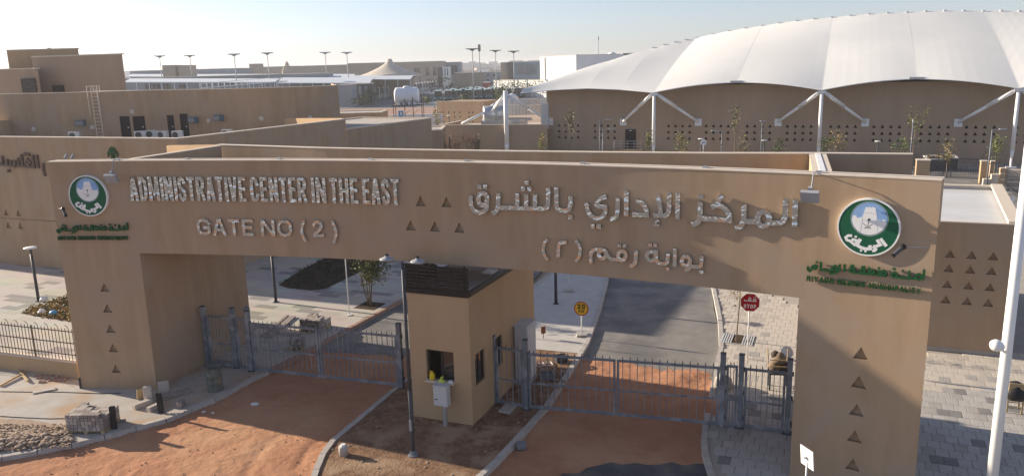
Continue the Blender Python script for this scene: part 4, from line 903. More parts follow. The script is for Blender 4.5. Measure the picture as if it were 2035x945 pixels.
# tall white mast at the right edge
pm_ = D(1992, 770, 16.6); pb = Vector((pm_.x, pm_.y, .13))
t = thing('white_mast', 'thick white steel mast with a small floodlight at the right edge', 'mast', pb)
mb = MB(); mb.tube(pb, pb + ZZ * 9.6, .125, .10, 20); mb.build('shaft', 'white_paint', t, True)
MB().lathe(pb, [(.26, 0), (.26, .03), (.14, .05)], 16).build('base_flange', 'white_paint', t)
fl = D(1981, 686, 16.45); ax = Vector((-.78, -.25, .42)).normalized().to_track_quat('Z', 'Y').to_matrix()
o = MB().lathe(fl, [(.05, -.19), (.10, -.13), (.135, -.02), (.13, .06), (.09, .13), (.03, .16)], 14, ax).build('floodlight_head', 'white_paint', t, True)
MB().tube(fl + Vector((.06, .05, -.1)), fl + Vector((.16, .14, -.16)), .03, n=8).build('bracket', 'white_steel', o)
# ================================================================== SITE CLUTTER
def chunk(mb, p, r, seed, flat=.7):
    rnd = random.Random(seed); n = 6
    vs = [p + Vector((r * rnd.uniform(.7, 1.15) * math.cos(2 * math.pi * i / n + .3 * lay), r * rnd.uniform(.7, 1.15) * math.sin(2 * math.pi * i / n + .3 * lay), z * r * flat)) for lay, z in ((0, 0), (1, .75)) for i in range(n)] + [p + Vector((r * rnd.uniform(-.2, .2), r * rnd.uniform(-.2, .2), r * flat * rnd.uniform(.9, 1.2)))]
    mb.add(vs, [(i, (i + 1) % n, n + (i + 1) % n, n + i) for i in range(n)] + [(n + i, n + (i + 1) % n, 2 * n) for i in range(n)])
blk = MB().box((0, 0, 0), (.19, .104, .097)); 
PVM = {k: blk.mesh('paver_block', k) for k in ('cast_stone', 'cast_stone_pale')}
def paver_pallet(p, rz, nx, ny, nz_, label, ragged=True, seed=3, z=.125, sy=.118):
    rnd = random.Random(seed)
    t = thing('paver_pallet', label, 'pallet', (p.x, p.y, z), rz, 'pallets of loose pavers')
    W, Dp = nx * sy, ny * .2
    M4 = WM[t.name]
    for x in (-W / 2 + .06, 0, W / 2 - .06):
        mb = MB().box((0, 0, 0), (.1, Dp, .08)); mb.v = [M4 @ (v + Vector((x, 0, .04))) for v in mb.v]; mb.build('runner', 'timber', t)
    for k in range(5):
        mb = MB().box((0, 0, 0), (W, .11, .022)); y = -Dp / 2 + .06 + k * (Dp - .12) / 4; mb.v = [M4 @ (v + Vector((0, y, .092))) for v in mb.v]; mb.build('deck_board', 'timber', t)
    for i in range(nx):
        for j in range(ny):
            hgt = nz_
            if ragged and (j + i * .5) > ny * .75 + rnd.uniform(0, 1.5): hgt -= 1
            if ragged and rnd.random() < .08: hgt -= 1
            for k in range(hgt):
                if 0 < i < nx - 1 and 0 < j < ny - 1 and k < hgt - 1: continue
                inst('paver_block', PVM['cast_stone' if rnd.random() < .6 else 'cast_stone_pale'], t, (-W / 2 + (i + .5) * sy + rnd.uniform(-.004, .004), -Dp / 2 + (j + .5) * .2 + rnd.uniform(-.006, .006), .107 + (k + .5) * .107), math.pi / 2 + rnd.uniform(-.03, .03))
    return t
paver_pallet(G(188, 848, .125), rad(-2), 10, 5, 5, 'pallet stacked with grey pavers on the bare left sidewalk')
paver_pallet(G(628, 652, .13), AZ + .1, 8, 5, 4, 'untidy pallet of grey pavers on the court behind the left gate', seed=8)
paver_pallet(G(592, 690, .13), AZ + .5, 5, 3, 3, 'small dark heap of pavers close behind the left gate', seed=12, z=.131)
def block(px, py, size, rz, label, m='cast_stone_pale', name='kerb_block', cat='block', z=.125, tilt=0, grp='loose concrete blocks by the left pillar'):
    p = G(px, py, z); mm = Matrix.Rotation(rz, 4, 'Z') @ Matrix.Rotation(tilt, 4, 'X')
    o = MB().box((0, 0, 0), size, M=mm); zmin = min(v.z for v in o.v)
    for v in o.v: v += Vector((p.x, p.y, z - zmin))
    ob = tag(o.build(name, m), label, cat, grp); bevel(ob, .012); return ob
block(297, 797, (.28, .17, .55), .1, 'upright pale concrete kerb block at the corner of the left pillar')
block(327, 783, (.36, .1, .48), .35, 'pale concrete slab leaning by the inner face of the left pillar', tilt=-.15)
block(284, 806, (.2, .65, .16), -.6, 'pale concrete kerb block lying nearest the left pillar front')
block(308, 812, (.18, .5, .16), -.5, 'pale concrete kerb block lying beside the black upright slab')
block(340, 789, (.18, .75, .16), -.75, 'long grey kerb block lying in the shade of the pillar', 'cast_stone')
block(360, 783, (.18, .7, .15), -.85, 'grey kerb block lying behind the others towards the barrel', 'cast_stone')
block(360, 806, (.17, .38, .2), .1, 'short grey block standing alone in shade before the barrel', 'cast_stone')
block(320, 820, (.2, .07, .72), -.15, 'black slab standing upright among the concrete blocks', 'slab_black', 'slab', 'slab', tilt=.06)
block(228, 851, (.18, .07, .75), .2, 'black slab propped against the paver pallet', 'slab_black', 'slab', 'slab', tilt=-.05)
block(353, 820, (.42, .2, .05), .1, 'flat pale concrete plate at the sidewalk edge', name='plate', cat='plate')
block(244, 838, (.2, .1, .09), .2, 'single dark brick beside the paver pallet', 'cast_stone', 'brick', 'brick')
block(283, 792, (.32, .05, .42), .7, 'olive board leaning on the foot of the left pillar', 'timber', 'board', 'board', tilt=.3)
# barrel
p = G(428, 774, .125)
t = thing('barrel', 'battered open steel barrel standing before the left footgate', 'barrel', p)
MB().lathe(p, [(.27, 0), (.285, .02), (.27, .04), (.272, .28), (.29, .30), (.272, .32), (.272, .56), (.29, .58), (.272, .60), (.272, .84), (.29, .86), (.255, .86), (.25, .3)], 18).build('drum_body', 'barrel_green', t, True)
MB().lathe(p + ZZ * .62, [(.24, 0), (.2, .03)], 12).build('contents', 'soil', t)
# gravel bed and broken concrete along the left kerb
mb = MB(); gp = [G(*q) for q in ((-60, 845), (0, 838), (60, 840), (115, 850), (140, 868), (150, 884), (100, 892), (0, 905), (-60, 915))]
mb.add([(q.x, q.y, .131) for q in gp] + [(sum(q.x for q in gp) / 9, sum(q.y for q in gp) / 9, .2)], [(i, (i + 1) % 9, 9) for i in range(9)])
tag(mb.build('gravel', 'gravel'), 'heap of loose gravel on the left sidewalk corner', 'gravel', kind='stuff')
mb = MB(); rnd = random.Random(5)
for k in range(900):
    x, y = rnd.uniform(-40, 140), 0; y = 842 + rnd.random() * (52 - .06 * (x - 40)); q = G(x, y, .14 + .05 * rnd.random()); chunk(mb, q, rnd.uniform(.018, .05), k)
tag(mb.build('gravel_stones', 'gravel'), 'pale gravel stones strewn over the left sidewalk corner', 'gravel', kind='stuff')
mb = MB()
for k in range(330):
    u_ = rnd.random(); x = -50 + 195 * u_; y = 903 - (x + 50) * .115 - rnd.random() * 22; q = G(x, y, .13); q.z += rnd.random() * .1; chunk(mb, q, rnd.choice((.025, .03, .04, .05, .06, .09)), k + 1000, rnd.uniform(.5, .9))
tag(mb.build('rubble', 'rubble_grey'), 'row of broken concrete rubble along the left kerb', 'rubble', kind='stuff')
mb = MB()
for k in range(34):
    q = G(rnd.uniform(72, 132), rnd.uniform(744, 759), .126); chunk(mb, q, rnd.uniform(.04, .1), k + 2000)
tag(mb.build('brick_rubble', 'kerb_red'), 'scatter of broken red brick before the low fence wall', 'rubble', kind='stuff')
for (a, b, lab, r) in (((0, 766), (50, 738), 'long yellow timber batten lying at far left', .035), ((36, 734), (55, 756), 'short crossed timber batten at the end of the long one', .03)):
    p, q = G(*a, .17), G(*b, .2); d = (q - p); tag(MB().box((p + q) / 2, (d.length, .07, .06), M=d.to_track_quat('X', 'Z').to_matrix().to_4x4()).build('timber_batten', 'timber'), lab, 'timber')
q = G(88, 776, .13); tag(MB().box(q + ZZ * .02, (.7, .25, .03), .5).build('metal_sheet', 'kerb_concrete'), 'bent pale sheet lying on the left sidewalk', 'sheet')
for pts, lab in (([(0, 777), (60, 778), (120, 778), (200, 781), (240, 780)], 'black cable running along the foot of the left pillar'), ([(0, 826), (50, 829), (100, 831), (138, 830)], 'thin cable stretched across the sidewalk to the paver pallet')):
    tag(MB().path([G(*q, .14) for q in pts], .012, 5).build('cable', 'sign_black'), lab, 'cable')
# litter and small things
for px, py, lab, s in ((506, 803, 'crumpled white litter on the shaded sand', .13), (405, 818, 'scrap of white paper at the sunlit edge of the sand', .08), (423, 820, 'pale cup fragment by the shadow edge on the sand', .06)):
    mb = MB(); chunk(mb, G(px, py, .02), s, int(px), .4); tag(mb.build('litter', 'plastic_white'), lab, 'litter')
p = G(683, 903, .11)
t = thing('concrete_stub', 'short pale concrete stub with a cap at the island tip', 'stub', p)
MB().lathe(p, [(.14, 0), (.135, .26), (.12, .28)], 12).build('stub_body', 'cast_stone_pale', t, True); MB().lathe(p + ZZ * .28, [(.08, 0), (.07, .06)], 10).build('cap', 'plastic_white', t)
block(1036, 890, (.28, .2, .2), .1, 'grey blue concrete block on the sand by the island kerb', 'grey_metal', 'concrete_block', 'block', z=.02, grp=None)
block(1010, 812, (.4, .7, .08), AZ, 'flat concrete slab in the island soil below the railing panel', 'kerb_concrete', 'slab', 'slab', z=.112, grp=None)
mb = MB(); rnd = random.Random(9)
front2 = [(q[0], q[1]) for q in front]
n = 0
while n < 300:
    x, y = rnd.uniform(-6, 1.5), rnd.uniform(17.2, 26)
    if inside((x, y), front2) and min((Vector((x, y, 0)) - Vector((k[0], k[1], 0))).length for k in front2) > .2: chunk(mb, Vector((x, y, .108)), rnd.choice((.015, .02, .025, .03, .05)), n, .55); n += 1
tag(mb.build('soil_stones', 'gravel'), 'pale stones scattered over the island soil', 'stones', kind='stuff')
# things behind the right vehicle gate, at the booth foot
p = G(1003, 770, .115)
t = thing('paint_bucket', 'white and red paint bucket beside the booth behind the railing panel', 'bucket', p)
MB().lathe(p, [(.13, 0), (.15, .34), (.155, .36)], 14).build('bucket_body', 'plastic_white', t, True); MB().lathe(p + ZZ * .1, [(.143, 0), (.151, .15)], 14).build('label_band', 'sign_red', t)
def crate(p, rz, label, m='dark_metal', s=(.42, .3, .24)):
    t = thing('crate', label, 'crate', p, rz)
    for dx, dy, sx, sy in ((0, -s[1] / 2, s[0], .02), (0, s[1] / 2, s[0], .02), (-s[0] / 2, 0, .02, s[1] - .025), (s[0] / 2, 0, .02, s[1] - .025)):
        for z in (.05, .13, .21):
            mb = MB().box((dx, dy, z), (sx, sy, .06)); mb.v = [WM[t.name] @ v for v in mb.v]; mb.build('slat', m, t)
    mb = MB().box((0, 0, .01), (s[0] - .02, s[1] - .02, .02)); mb.v = [WM[t.name] @ v for v in mb.v]; mb.build('bottom', m, t)
crate(G(1115, 717, .13), .3, 'dark crate on the shaded median behind the right gate'); crate(G(1087, 752, .125), .1, 'grey crate with tools nearest the hinge post of the right gate', 'grey_metal')
t = thing('window_grille', 'white rectangular window grille lying on the shaded median', 'grille', G(1081, 724, .13), .2)
for a, b in (((-.3, -.16), (.3, -.16)), ((.3, -.16), (.3, .16)), ((.3, .16), (-.3, .16)), ((-.3, .16), (-.3, -.16)), ((0, -.16), (0, .16))):
    MB().tube(WM[t.name] @ Vector((*a, .03)), WM[t.name] @ Vector((*b, .03)), .018, n=6).build('bar', 'white_steel', t)
p = G(1080, 672, .125); t = thing('stake_sign', 'small brown plate on a stake in the sunlit median', 'sign', p)
MB().tube(p, p + ZZ * .35, .015, n=6).build('stake', 'dark_metal', t); MB().box(p + ZZ * .36, (.2, .02, .3), .4).build('plate', 'wood_red', t)
mb = MB(); rnd = random.Random(4)
for k in range(26): chunk(mb, G(rnd.uniform(1068, 1125), rnd.uniform(735, 775), .125), rnd.uniform(.04, .12), k + 50, .5)
tag(mb.build('debris', 'rubble_grey'), 'grey building debris along the kerb behind the right gate', 'debris', kind='stuff')
# planks on the court behind the left gate
for a, b, w, lab in (((520, 668), (572, 626), .12, 'narrow grey plank lying on the court behind the left gate'), ((533, 670), (582, 628), .3, 'wide grey plank lying beside the narrow one on the court')):
    p, q = G(*a, .16), G(*b, .18); d = q - p; tag(MB().box((p + q) / 2, (d.length, w, .05), M=d.to_track_quat('X', 'Z').to_matrix().to_4x4()).build('plank', 'cast_stone'), lab, 'plank')
# cart of stacked chairs behind the right footgate, and a chair by the right wall
def chair(p, rz, label, m, coat=None):
    t = thing('chair', label, 'chair', p, rz); M4 = WM[t.name]
    def part(nm, c, s, mt, rx=0):
        mb = MB().box((0, 0, 0), s, M=Matrix.Rotation(rx, 4, 'X')); mb.v = [M4 @ (v + Vector(c)) for v in mb.v]; return mb.build(nm, mt, t)
    for x in (-.2, .2):
        for y in (-.2, .2): part('leg', (x, y, .22), (.045, .045, .44), m)
    part('seat', (0, 0, .46), (.46, .46, .05), m)
    for x in (-.2, .2): part('back_post', (x, .22, .72), (.04, .04, .52), m, -.1)
    part('backrest', (0, .245, .86), (.40, .025, .26), m, -.1)
    for y in (-.2, .2): part('stretcher', (0, y, .2), (.36, .025, .03), m)
    if coat:
        mb = MB(); mb.lathe((0, 0, 0), [(.24, -.08), (.31, .06), (.3, .22), (.2, .42), (.06, .5)], 14)
        for v in mb.v: v += Vector((nz(v.x * 9, v.z * 9, 1) * .08, nz(v.y * 9, v.z * 9 + 4, 1) * .08, 0))
        mb.v = [M4 @ (v + Vector((0, .04, .49))) for v in mb.v]
        tag(mb.build('bag', coat, None, True), 'bulging black bag heaped on the wooden chair by the right wall', 'bag')
    return t
chair(G(2012, 815, .135), rad(160), 'light wooden chair on the pavement behind the white mast', 'timber', 'slab_black')
p = G(1546, 770, .135)
t = thing('handcart', 'dark handcart loaded with brown sacks behind the right footgate', 'cart', p, AZ + .2); M4 = WM[t.name]
def cpart(nm, mb, mt, smooth=False): mb.v = [M4 @ v for v in mb.v]; return mb.build(nm, mt, t, smooth)
for x in (-.3, .3):
    for y in (-.22, .22): cpart('leg', MB().box((x, y, .3), (.05, .05, .6)), 'dark_metal')
    cpart('push_bar', MB().tube((x, .25, .55), (x * 1.1, .45, 1.25), .02, n=6), 'timber')
for z in (.62, .85, 1.08): cpart('side_rail', MB().box((0, -.24, z), (.66, .025, .03)), 'timber')
cpart('tray', MB().box((0, 0, .58), (.68, .52, .05)), 'dark_metal')
for k, (x, y, z, r) in enumerate(((-.15, 0, .61, .22), (.16, .02, .61, .22), (0, 0, .9, .23), (-.12, .05, 1.05, .15))):
    mb = MB().lathe((x, y, z), [(r * .7, 0), (r, r * .4), (r * .95, r * .9), (r * .5, r * 1.4), (.03, r * 1.6)], 10)
    for v in mb.v: v += Vector((nz(v.x * 8, v.z * 8, 1), nz(v.y * 8, v.z * 8, 1), 0)) * .05
    cpart('sack', mb, 'room_dark' if k % 2 else 'bark', True)
p = G(1562, 712, .135); t = thing('basin', 'pale plastic basin propped near the inner edge of the right pillar', 'basin', p)
MB().lathe(p + ZZ * .24, [(.08, -.04), (.2, -.035), (.24, .06), (.22, .06), (.19, -.01), (.02, -.02)], 18, Matrix.Rotation(rad(60), 3, 'X')).build('bowl', 'cabinet_paint', t, True)
p = G(1437, 768, .135); mb = MB(); mb.lathe(p, [(.25, 0), (.33, .12), (.28, .3), (.12, .42), (.03, .45)], 12)
for v in mb.v: v += Vector((nz(v.x * 6, v.z * 6, 1), nz(v.y * 6, v.z * 6, 1), 0)) * .08
tag(mb.build('sack', 'cast_stone_pale', None, True), 'grey cement sack behind the closing post of the right vehicle gate', 'sack')
# tree grate with slats
p = G(1466, 674, .135)
t = thing('tree_grate', 'square slotted metal tree grate in the pavement behind the stop sign', 'grate', p, AZ); M4 = WM[t.name]
mb = MB().box((0, 0, .003), (1.25, 1.15, .006)); mb.v = [M4 @ v for v in mb.v]; mb.build('pit', 'bed_soil', t)
for k in range(14):
    x = -.58 + k * .0892
    if abs(x) < .14: continue
    mb = MB().box((x, 0, .016), (.05, 1.1, .02)); mb.v = [M4 @ v for v in mb.v]; mb.build('slat', 'cabinet_paint', t)
for y in (-.56, .56): mb = MB().box((0, y, .014), (1.25, .04, .024)); mb.v = [M4 @ v for v in mb.v]; mb.build('rim', 'cabinet_paint', t)

# ================================================================== PLANTS
def leaf_cloud(mb, c, rx, rz_, n, size, rnd, clumps=9):
    cs = [c + Vector((rnd.gauss(0, .45) * rx, rnd.gauss(0, .45) * rx, rnd.uniform(-.8, .9) * rz_)) for _ in range(clumps)]
    for _ in range(n):
        q = rnd.choice(cs) + Vector((rnd.gauss(0, .24) * rx, rnd.gauss(0, .24) * rx, rnd.gauss(0, .24) * rz_))
        a = Vector((rnd.gauss(0, 1), rnd.gauss(0, 1), rnd.gauss(0, .6))).normalized(); b = a.orthogonal().normalized(); b = (b + a.cross(b) * rnd.uniform(-1, 1)).normalized()
        s = size * rnd.uniform(.6, 1.3)
        mb.add([q - a * s, q + b * s * .45, q + a * s, q - b * s * .45], [(0, 1, 2, 3)])
def tree(p, h, crown_w, label, leaf='leaf_olive', leaf2='leaf_lime', seed=1, n=350, size=.07, stems=1, base=.4, stakes=False, name='young_tree', cat='tree', grp=None, trunk_r=.03):
    rnd = random.Random(seed)
    t = thing(name, label, cat, p, 0, grp)
    mb = MB()
    for s in range(stems):
        a = 2 * math.pi * s / max(1, stems) + rnd.random(); lean = .0 if stems == 1 else .16 * h
        top = p + Vector((math.cos(a) * lean, math.sin(a) * lean, h * .82)); mid = p.lerp(top, .5) + Vector((rnd.uniform(-.03, .03), rnd.uniform(-.03, .03), 0)) * h
        mb.path([p + Vector((math.cos(a), math.sin(a), 0)) * (.04 if stems > 1 else 0), mid, top], [trunk_r, trunk_r * .7, trunk_r * .25], 6)
        for k in range(5):
            f = rnd.uniform(base, .9); q = p.lerp(top, f); e = q + Vector((rnd.uniform(-1, 1) * crown_w * .45, rnd.uniform(-1, 1) * crown_w * .45, rnd.uniform(.1, .3) * h * .5))
            mb.tube(q, e, trunk_r * .4, trunk_r * .12, 5)
    mb.build('trunk', 'bark', t)
    c = p + ZZ * (h * (base + 1) / 2)
    for m, share in ((leaf, .65), (leaf2, .35)):
        mb = MB(); leaf_cloud(mb, c, crown_w / 2, h * (1 - base) / 2, int(n * share), size, rnd); mb.build('crown', m, t)
    if stakes:
        for dx in (-.35, .35):
            MB().tube(p + Vector((dx, .05, 0)), p + Vector((dx * .9, .05, min(1.5, h * .6))), .035, n=6).build('stake', 'dark_metal', t)
        MB().box(p + Vector((0, .05, min(1.4, h * .55))), (.7, .04, .06)).build('tie_bar', 'dark_metal', t)
    return t
p = G(735, 607, .131)
tree(p, 3.1, 1.7, 'bushy multi-stemmed young tree in a square pit in the left opening', 'leaf_olive', 'leaf_lime', 4, 1700, .075, stems=4, base=.38, trunk_r=.035)
mb = MB().box(p + ZZ * .006, (1.1, 1.1, .012), AZ); tag(mb.build('tree_pit', 'bed_soil'), kind='structure')
p = G(1463, 676, .14)
tree(p, 4.6, .9, 'thin staked tree with sparse leaves by the stop sign', 'leaf_gold', 'leaf_olive', 6, 260, .05, base=.3, trunk_r=.03)
bed = [G(*q, .135) for q in ((553, 566), (572, 572), (620, 577), (648, 573), (705, 545), (760, 515), (740, 500), (660, 505), (600, 535))]
tag(poly_sheet([(q.x, q.y) for q in bed], .139).build('planting_bed', 'bed_soil'), kind='structure')
mb = MB(); rnd = random.Random(2); bp = [(q.x, q.y) for q in bed]; xs = [q[0] for q in bp]; ys = [q[1] for q in bp]; n = 0
while n < 420:
    x, y = rnd.uniform(min(xs), max(xs)), rnd.uniform(min(ys), max(ys))
    if inside((x, y), bp): leaf_cloud(mb, Vector((x, y, .2)), .12, .09, 6, .05, rnd, 1); n += 1
tag(mb.build('ground_cover', 'leaf_dark'), 'low dark ground cover in the court planting bed', 'ground cover', kind='stuff')
lb = [G(*q, .135) for q in ((40, 622), (75, 608), (148, 584), (200, 590), (200, 640), (145, 640))]
tag(poly_sheet([(q.x, q.y) for q in lb], .139).build('planting_bed', 'soil'), kind='structure')
for m, k0, sd in (('leaf_gold', 500, 11), ('leaf_olive', 230, 12)):
    mb = MB(); rnd = random.Random(sd); bp = [(q.x, q.y) for q in lb]; xs = [q[0] for q in bp]; ys = [q[1] for q in bp]; n = 0
    while n < k0:
        x, y = rnd.uniform(min(xs), max(xs)), rnd.uniform(min(ys), max(ys))
        if inside((x, y), bp): leaf_cloud(mb, Vector((x, y, .22)), .14, .1, 6, .055, rnd, 1); n += 1
    tag(mb.build('ground_cover', m), 'golden and green ground cover in the bed by the left fence', 'ground cover', kind='stuff')
for px, py, m, lab in ((83, 621, 'plastic_white', 'white plastic bag lying in the golden bed by the fence'), (106, 624, 'plastic_blue', 'blue plastic bag lying in the golden bed by the fence'), (88, 596, 'plastic_white', 'white paper litter at the foot of the garden lamp')):
    mb = MB(); mb.lathe(G(px, py, .2), [(.12, -.04), (.2, .02), (.14, .16), (.04, .2)], 9)
    for v in mb.v: v += Vector((nz(v.x * 7, v.z * 7, 1), nz(v.y * 7, v.z * 7, 1), 0)) * .09
    tag(mb.build('litter_bag', m, None, True), lab, 'litter')
# ================================================================== BUILDING BEHIND THE GATE, LEFT (court building with a raised storey on its roof)
def wall_box(mb, poly, z0, z1): mb.prism(poly, z0, z1)
LB = thing('court_building', 'long low tan building left behind the gate, with a raised roof storey', 'building', (-22, 44, 0))
FP = [Vector((-46, 52.2, 0)), Vector((-17.2, 41.2, 0)), Vector((-11.05, 53.9, 0))]
fd = (FP[1] - FP[0]).normalized(); fl_ = (FP[1] - FP[0]).length
def LW(s, z, off=0.0): return FP[0] + fd * s + Vector((fd.y, -fd.x, 0)) * off + ZZ * z
def s_of(px, py):
    d = _ray(px, py); nrm = Vector((fd.y, -fd.x, 0)); t = (FP[0] - Vector((0, 0, CAM_H))).dot(nrm) / d.dot(nrm)
    P = Vector((0, 0, CAM_H)) + d * t; return (P - FP[0]).dot(fd), P.z
mb = MB(); nch = []
tl = [s_of(*q) for q in ((12, 421), (36, 421), (17, 446), (40, 448))]
tz = (tl[0][1], tl[2][1]); ts = (tl[0][0], tl[1][0])
bands = [(0, tz[1] - .4, []), (tz[1] - .4, tz[1] + .4, [(ts[0], tz[1]), (ts[1], tz[1])]), (tz[1] + .4, tz[0] - .4, []), (tz[0] - .4, tz[0] + .4, [(ts[0], tz[0]), (ts[1], tz[0])]), (tz[0] + .4, 7.7, [])]
for z0, z1, tr in bands: tri_wall(mb, LW, 0, fl_, z0, z1, tr, smax=40, niche=nch, w=.4, h=.42)
mb.build('front_wall', 'stucco', LB)
for q in nch: q.build('triangular_niche', 'stucco', LB)
MB().quad(FP[1], FP[2], FP[2] + ZZ * 7.7, FP[1] + ZZ * 7.7).build('side_wall', 'stucco', LB)
bk2 = FP[2] + Vector((-30, 13, 0)); bk1 = FP[0] + Vector((6, 14, 0))
mb = MB(); mb.quad(FP[2], bk2, bk2 + ZZ * 5.8, FP[2] + ZZ * 5.8); mb.quad(FP[0], bk1, bk1 + ZZ * 7.7, FP[0] + ZZ * 7.7); mb.build('rear_walls', 'stucco', LB)
MB().add([FP[0] + ZZ * 5.8, FP[1] + ZZ * 5.8, FP[2] + ZZ * 5.8, bk2 + ZZ * 5.8, bk1 + ZZ * 5.8], [(0, 1, 2, 3, 4)]).build('roof_slab', 'roof_grey', LB)
def strip(a, b, w, z, name, parent, m='coping', th=.05):
    d = (b - a).normalized(); n = Vector((-d.y, d.x, 0))
    return MB().prism([a - n * .02, b - n * .02, b + n * w, a + n * w], z, z + th).build(name, m, parent)
strip(FP[0], FP[1], .3, 7.7, 'coping', LB); strip(FP[1] + (FP[2] - FP[1]).normalized() * .32, FP[2], .3, 7.7, 'coping', LB)
mb = MB(); n_ = Vector((-fd.y, fd.x, 0)) * .28; mb.quad(FP[0] + n_ + ZZ * 5.8, FP[1] + n_ + ZZ * 5.8, FP[1] + n_ + ZZ * 7.7, FP[0] + n_ + ZZ * 7.7); mb.build('parapet', 'stucco', LB)
# sunlit parapet return that rises over the side wall
a, b = Vector((-11.3, 54.0, 0)), Vector((-17.0, 60.5, 0)); n = Vector((.72, .69, 0)) * .3
MB().add([a + ZZ * 5.8, b + ZZ * 5.8, b + n + ZZ * 5.8, a + n + ZZ * 5.8, a + ZZ * 7.78, b + ZZ * 7.5, b + n + ZZ * 7.5, a + n + ZZ * 7.78], [(0, 1, 5, 4), (1, 2, 6, 5), (2, 3, 7, 6), (3, 0, 4, 7), (4, 5, 6, 7)]).build('parapet_return', 'stucco_pale', LB)
# raised storey on the roof
H1 = 9.75
RP = [D(-60, 187, 66), D(112, 183, 63.5), D(290, 179, 64.5), D(471, 173.5, 61.5), D(640, 172, 63.0), D(672, 172, 64.5)]
RP = [Vector((q.x, q.y, 0)) for q in RP]
us = thing('roof_storey', 'tan raised storey with dark doors and wall air conditioners above the court building', 'building', (RP[2].x, RP[2].y, 5.8))
for a, b in zip(RP, RP[1:]):
    MB().quad(a + ZZ * 5.8, b + ZZ * 5.8, b + ZZ * H1, a + ZZ * H1).build('wall', 'stucco', us)
    strip(a, b, .3, H1, 'coping', us)
MB().add([q + ZZ * (H1 - .3) for q in RP] + [RP[-1] + Vector((-3.2, 12, H1 - .3)), RP[0] + Vector((0, 20, H1 - .3))], [tuple(range(len(RP) + 2))]).build('roof_slab', 'roof_grey', us)
a = RP[-1]; b = a + Vector((-3.2, 12, 0)); MB().quad(a + ZZ * 0.1, b + ZZ * .1, b + ZZ * H1, a + ZZ * H1).build('side_wall', 'stucco', us)
def on_seg(i, px, py):
    a, b = RP[i], RP[i + 1]; d = _ray(px, py); e = (b - a).normalized(); nrm = Vector((e.y, -e.x, 0))
    t = (a - Vector((0, 0, CAM_H))).dot(nrm) / d.dot(nrm); return Vector((0, 0, CAM_H)) + d * t, math.atan2(e.y, e.x), nrm
for i, x0, x1, y0 in ((1, 238, 256, 231), (1, 264, 286, 231), (2, 330, 346, 229), (2, 355, 374, 226)):
    p, rz, nn = on_seg(i, (x0 + x1) / 2, y0); w_ = (x1 - x0) / FPX * p.y; zt = p.z
    o = MB().box(Vector((p.x, p.y, (zt + 5.8) / 2)) - nn * .02, (w_, .1, zt - 5.8), rz).build('door', 'door_dark', us)
    MB().box(Vector((p.x, p.y, (zt + 5.8) / 2)) + nn * .03, (w_ + .16, .06, zt - 5.8 + .08), rz).build('door_frame', 'window_frame', o) if False else None
    MB().box(Vector((p.x, p.y, 6.9)) + nn * .05 + Vector((math.cos(rz), math.sin(rz), 0)) * w_ * .3, (.1, .05, .1), rz).build('handle', 'galvanised', o)
fanm = None
def wall_ac(i, px, py, label):
    p, rz, nn = on_seg(i, px, py); t = thing('wall_air_conditioner', label, 'air conditioner', p, rz, 'window air conditioners')
    o = MB().box(p + nn * .2, (.66, .5, .46), rz).build('casing', 'far_blue', t); MB().box(p + nn * .46, (.58, .02, .38), rz).build('grille', 'far_dark', t)
    for k in range(4): MB().box(p + nn * .475 + ZZ * (-.14 + .09 * k), (.56, .012, .03), rz).build('louvre', 'cabinet_paint', t)
for i, x, y, l in ((1, 162, 244, 'wall air conditioner left of the roof ladder'), (2, 388, 238, 'wall air conditioner right of the four dark doors'), (2, 438, 234, 'wall air conditioner furthest right on the raised storey')): wall_ac(i, x, y, l)
def ac_unit(p, rz, label, z, s=1.0):
    t = thing('condenser_unit', label, 'air conditioner', (p.x, p.y, z), rz, 'condenser units on the roof'); M4 = WM[t.name]
    def add(nm, mb, m): mb.v = [M4 @ v for v in mb.v]; return mb.build(nm, m, t)
    add('stand', MB().box((0, 0, .2), (.8, .3, .4)), 'dark_metal'); M4 = M4 @ Matrix.Translation((0, 0, .4)); add('casing', MB().box((0, 0, .42 * s), (.92 * s, .36 * s, .68 * s)), 'cabinet_paint')
    g_ = add('fan_grille', MB().lathe((-.14 * s, -.19 * s, .42 * s), [(.27 * s, 0), (.25 * s, .02), (.06 * s, .025)], 16, Matrix.Rotation(rad(90), 3, 'X')), 'far_dark')
    for x in (-.3, .3): add('foot', MB().box((x * s, 0, .04 * s), (.08, .4 * s, .08 * s)), 'dark_metal')
for px, y_, l, rz in ((148, 60.0, 'white condenser unit low behind the parapet near the ladder', .1), (278, 59.0, 'leftmost of the white condenser units before the dark doors', .5), (301, 59.5, 'white condenser unit between the second and third doors', .2), (324, 58.5, 'white condenser unit with a visible fan before the third door', -.2), (353, 58.0, 'white condenser unit right of the third door', -.1), (452, 58.0, 'white condenser unit below the right wall air conditioner', -.2), (524, 57.5, 'white condenser unit almost hidden behind the rising parapet', -.2)):
    q = D(px, 268, y_ + 1.5); ac_unit(q, rz, l, 5.8, .85)
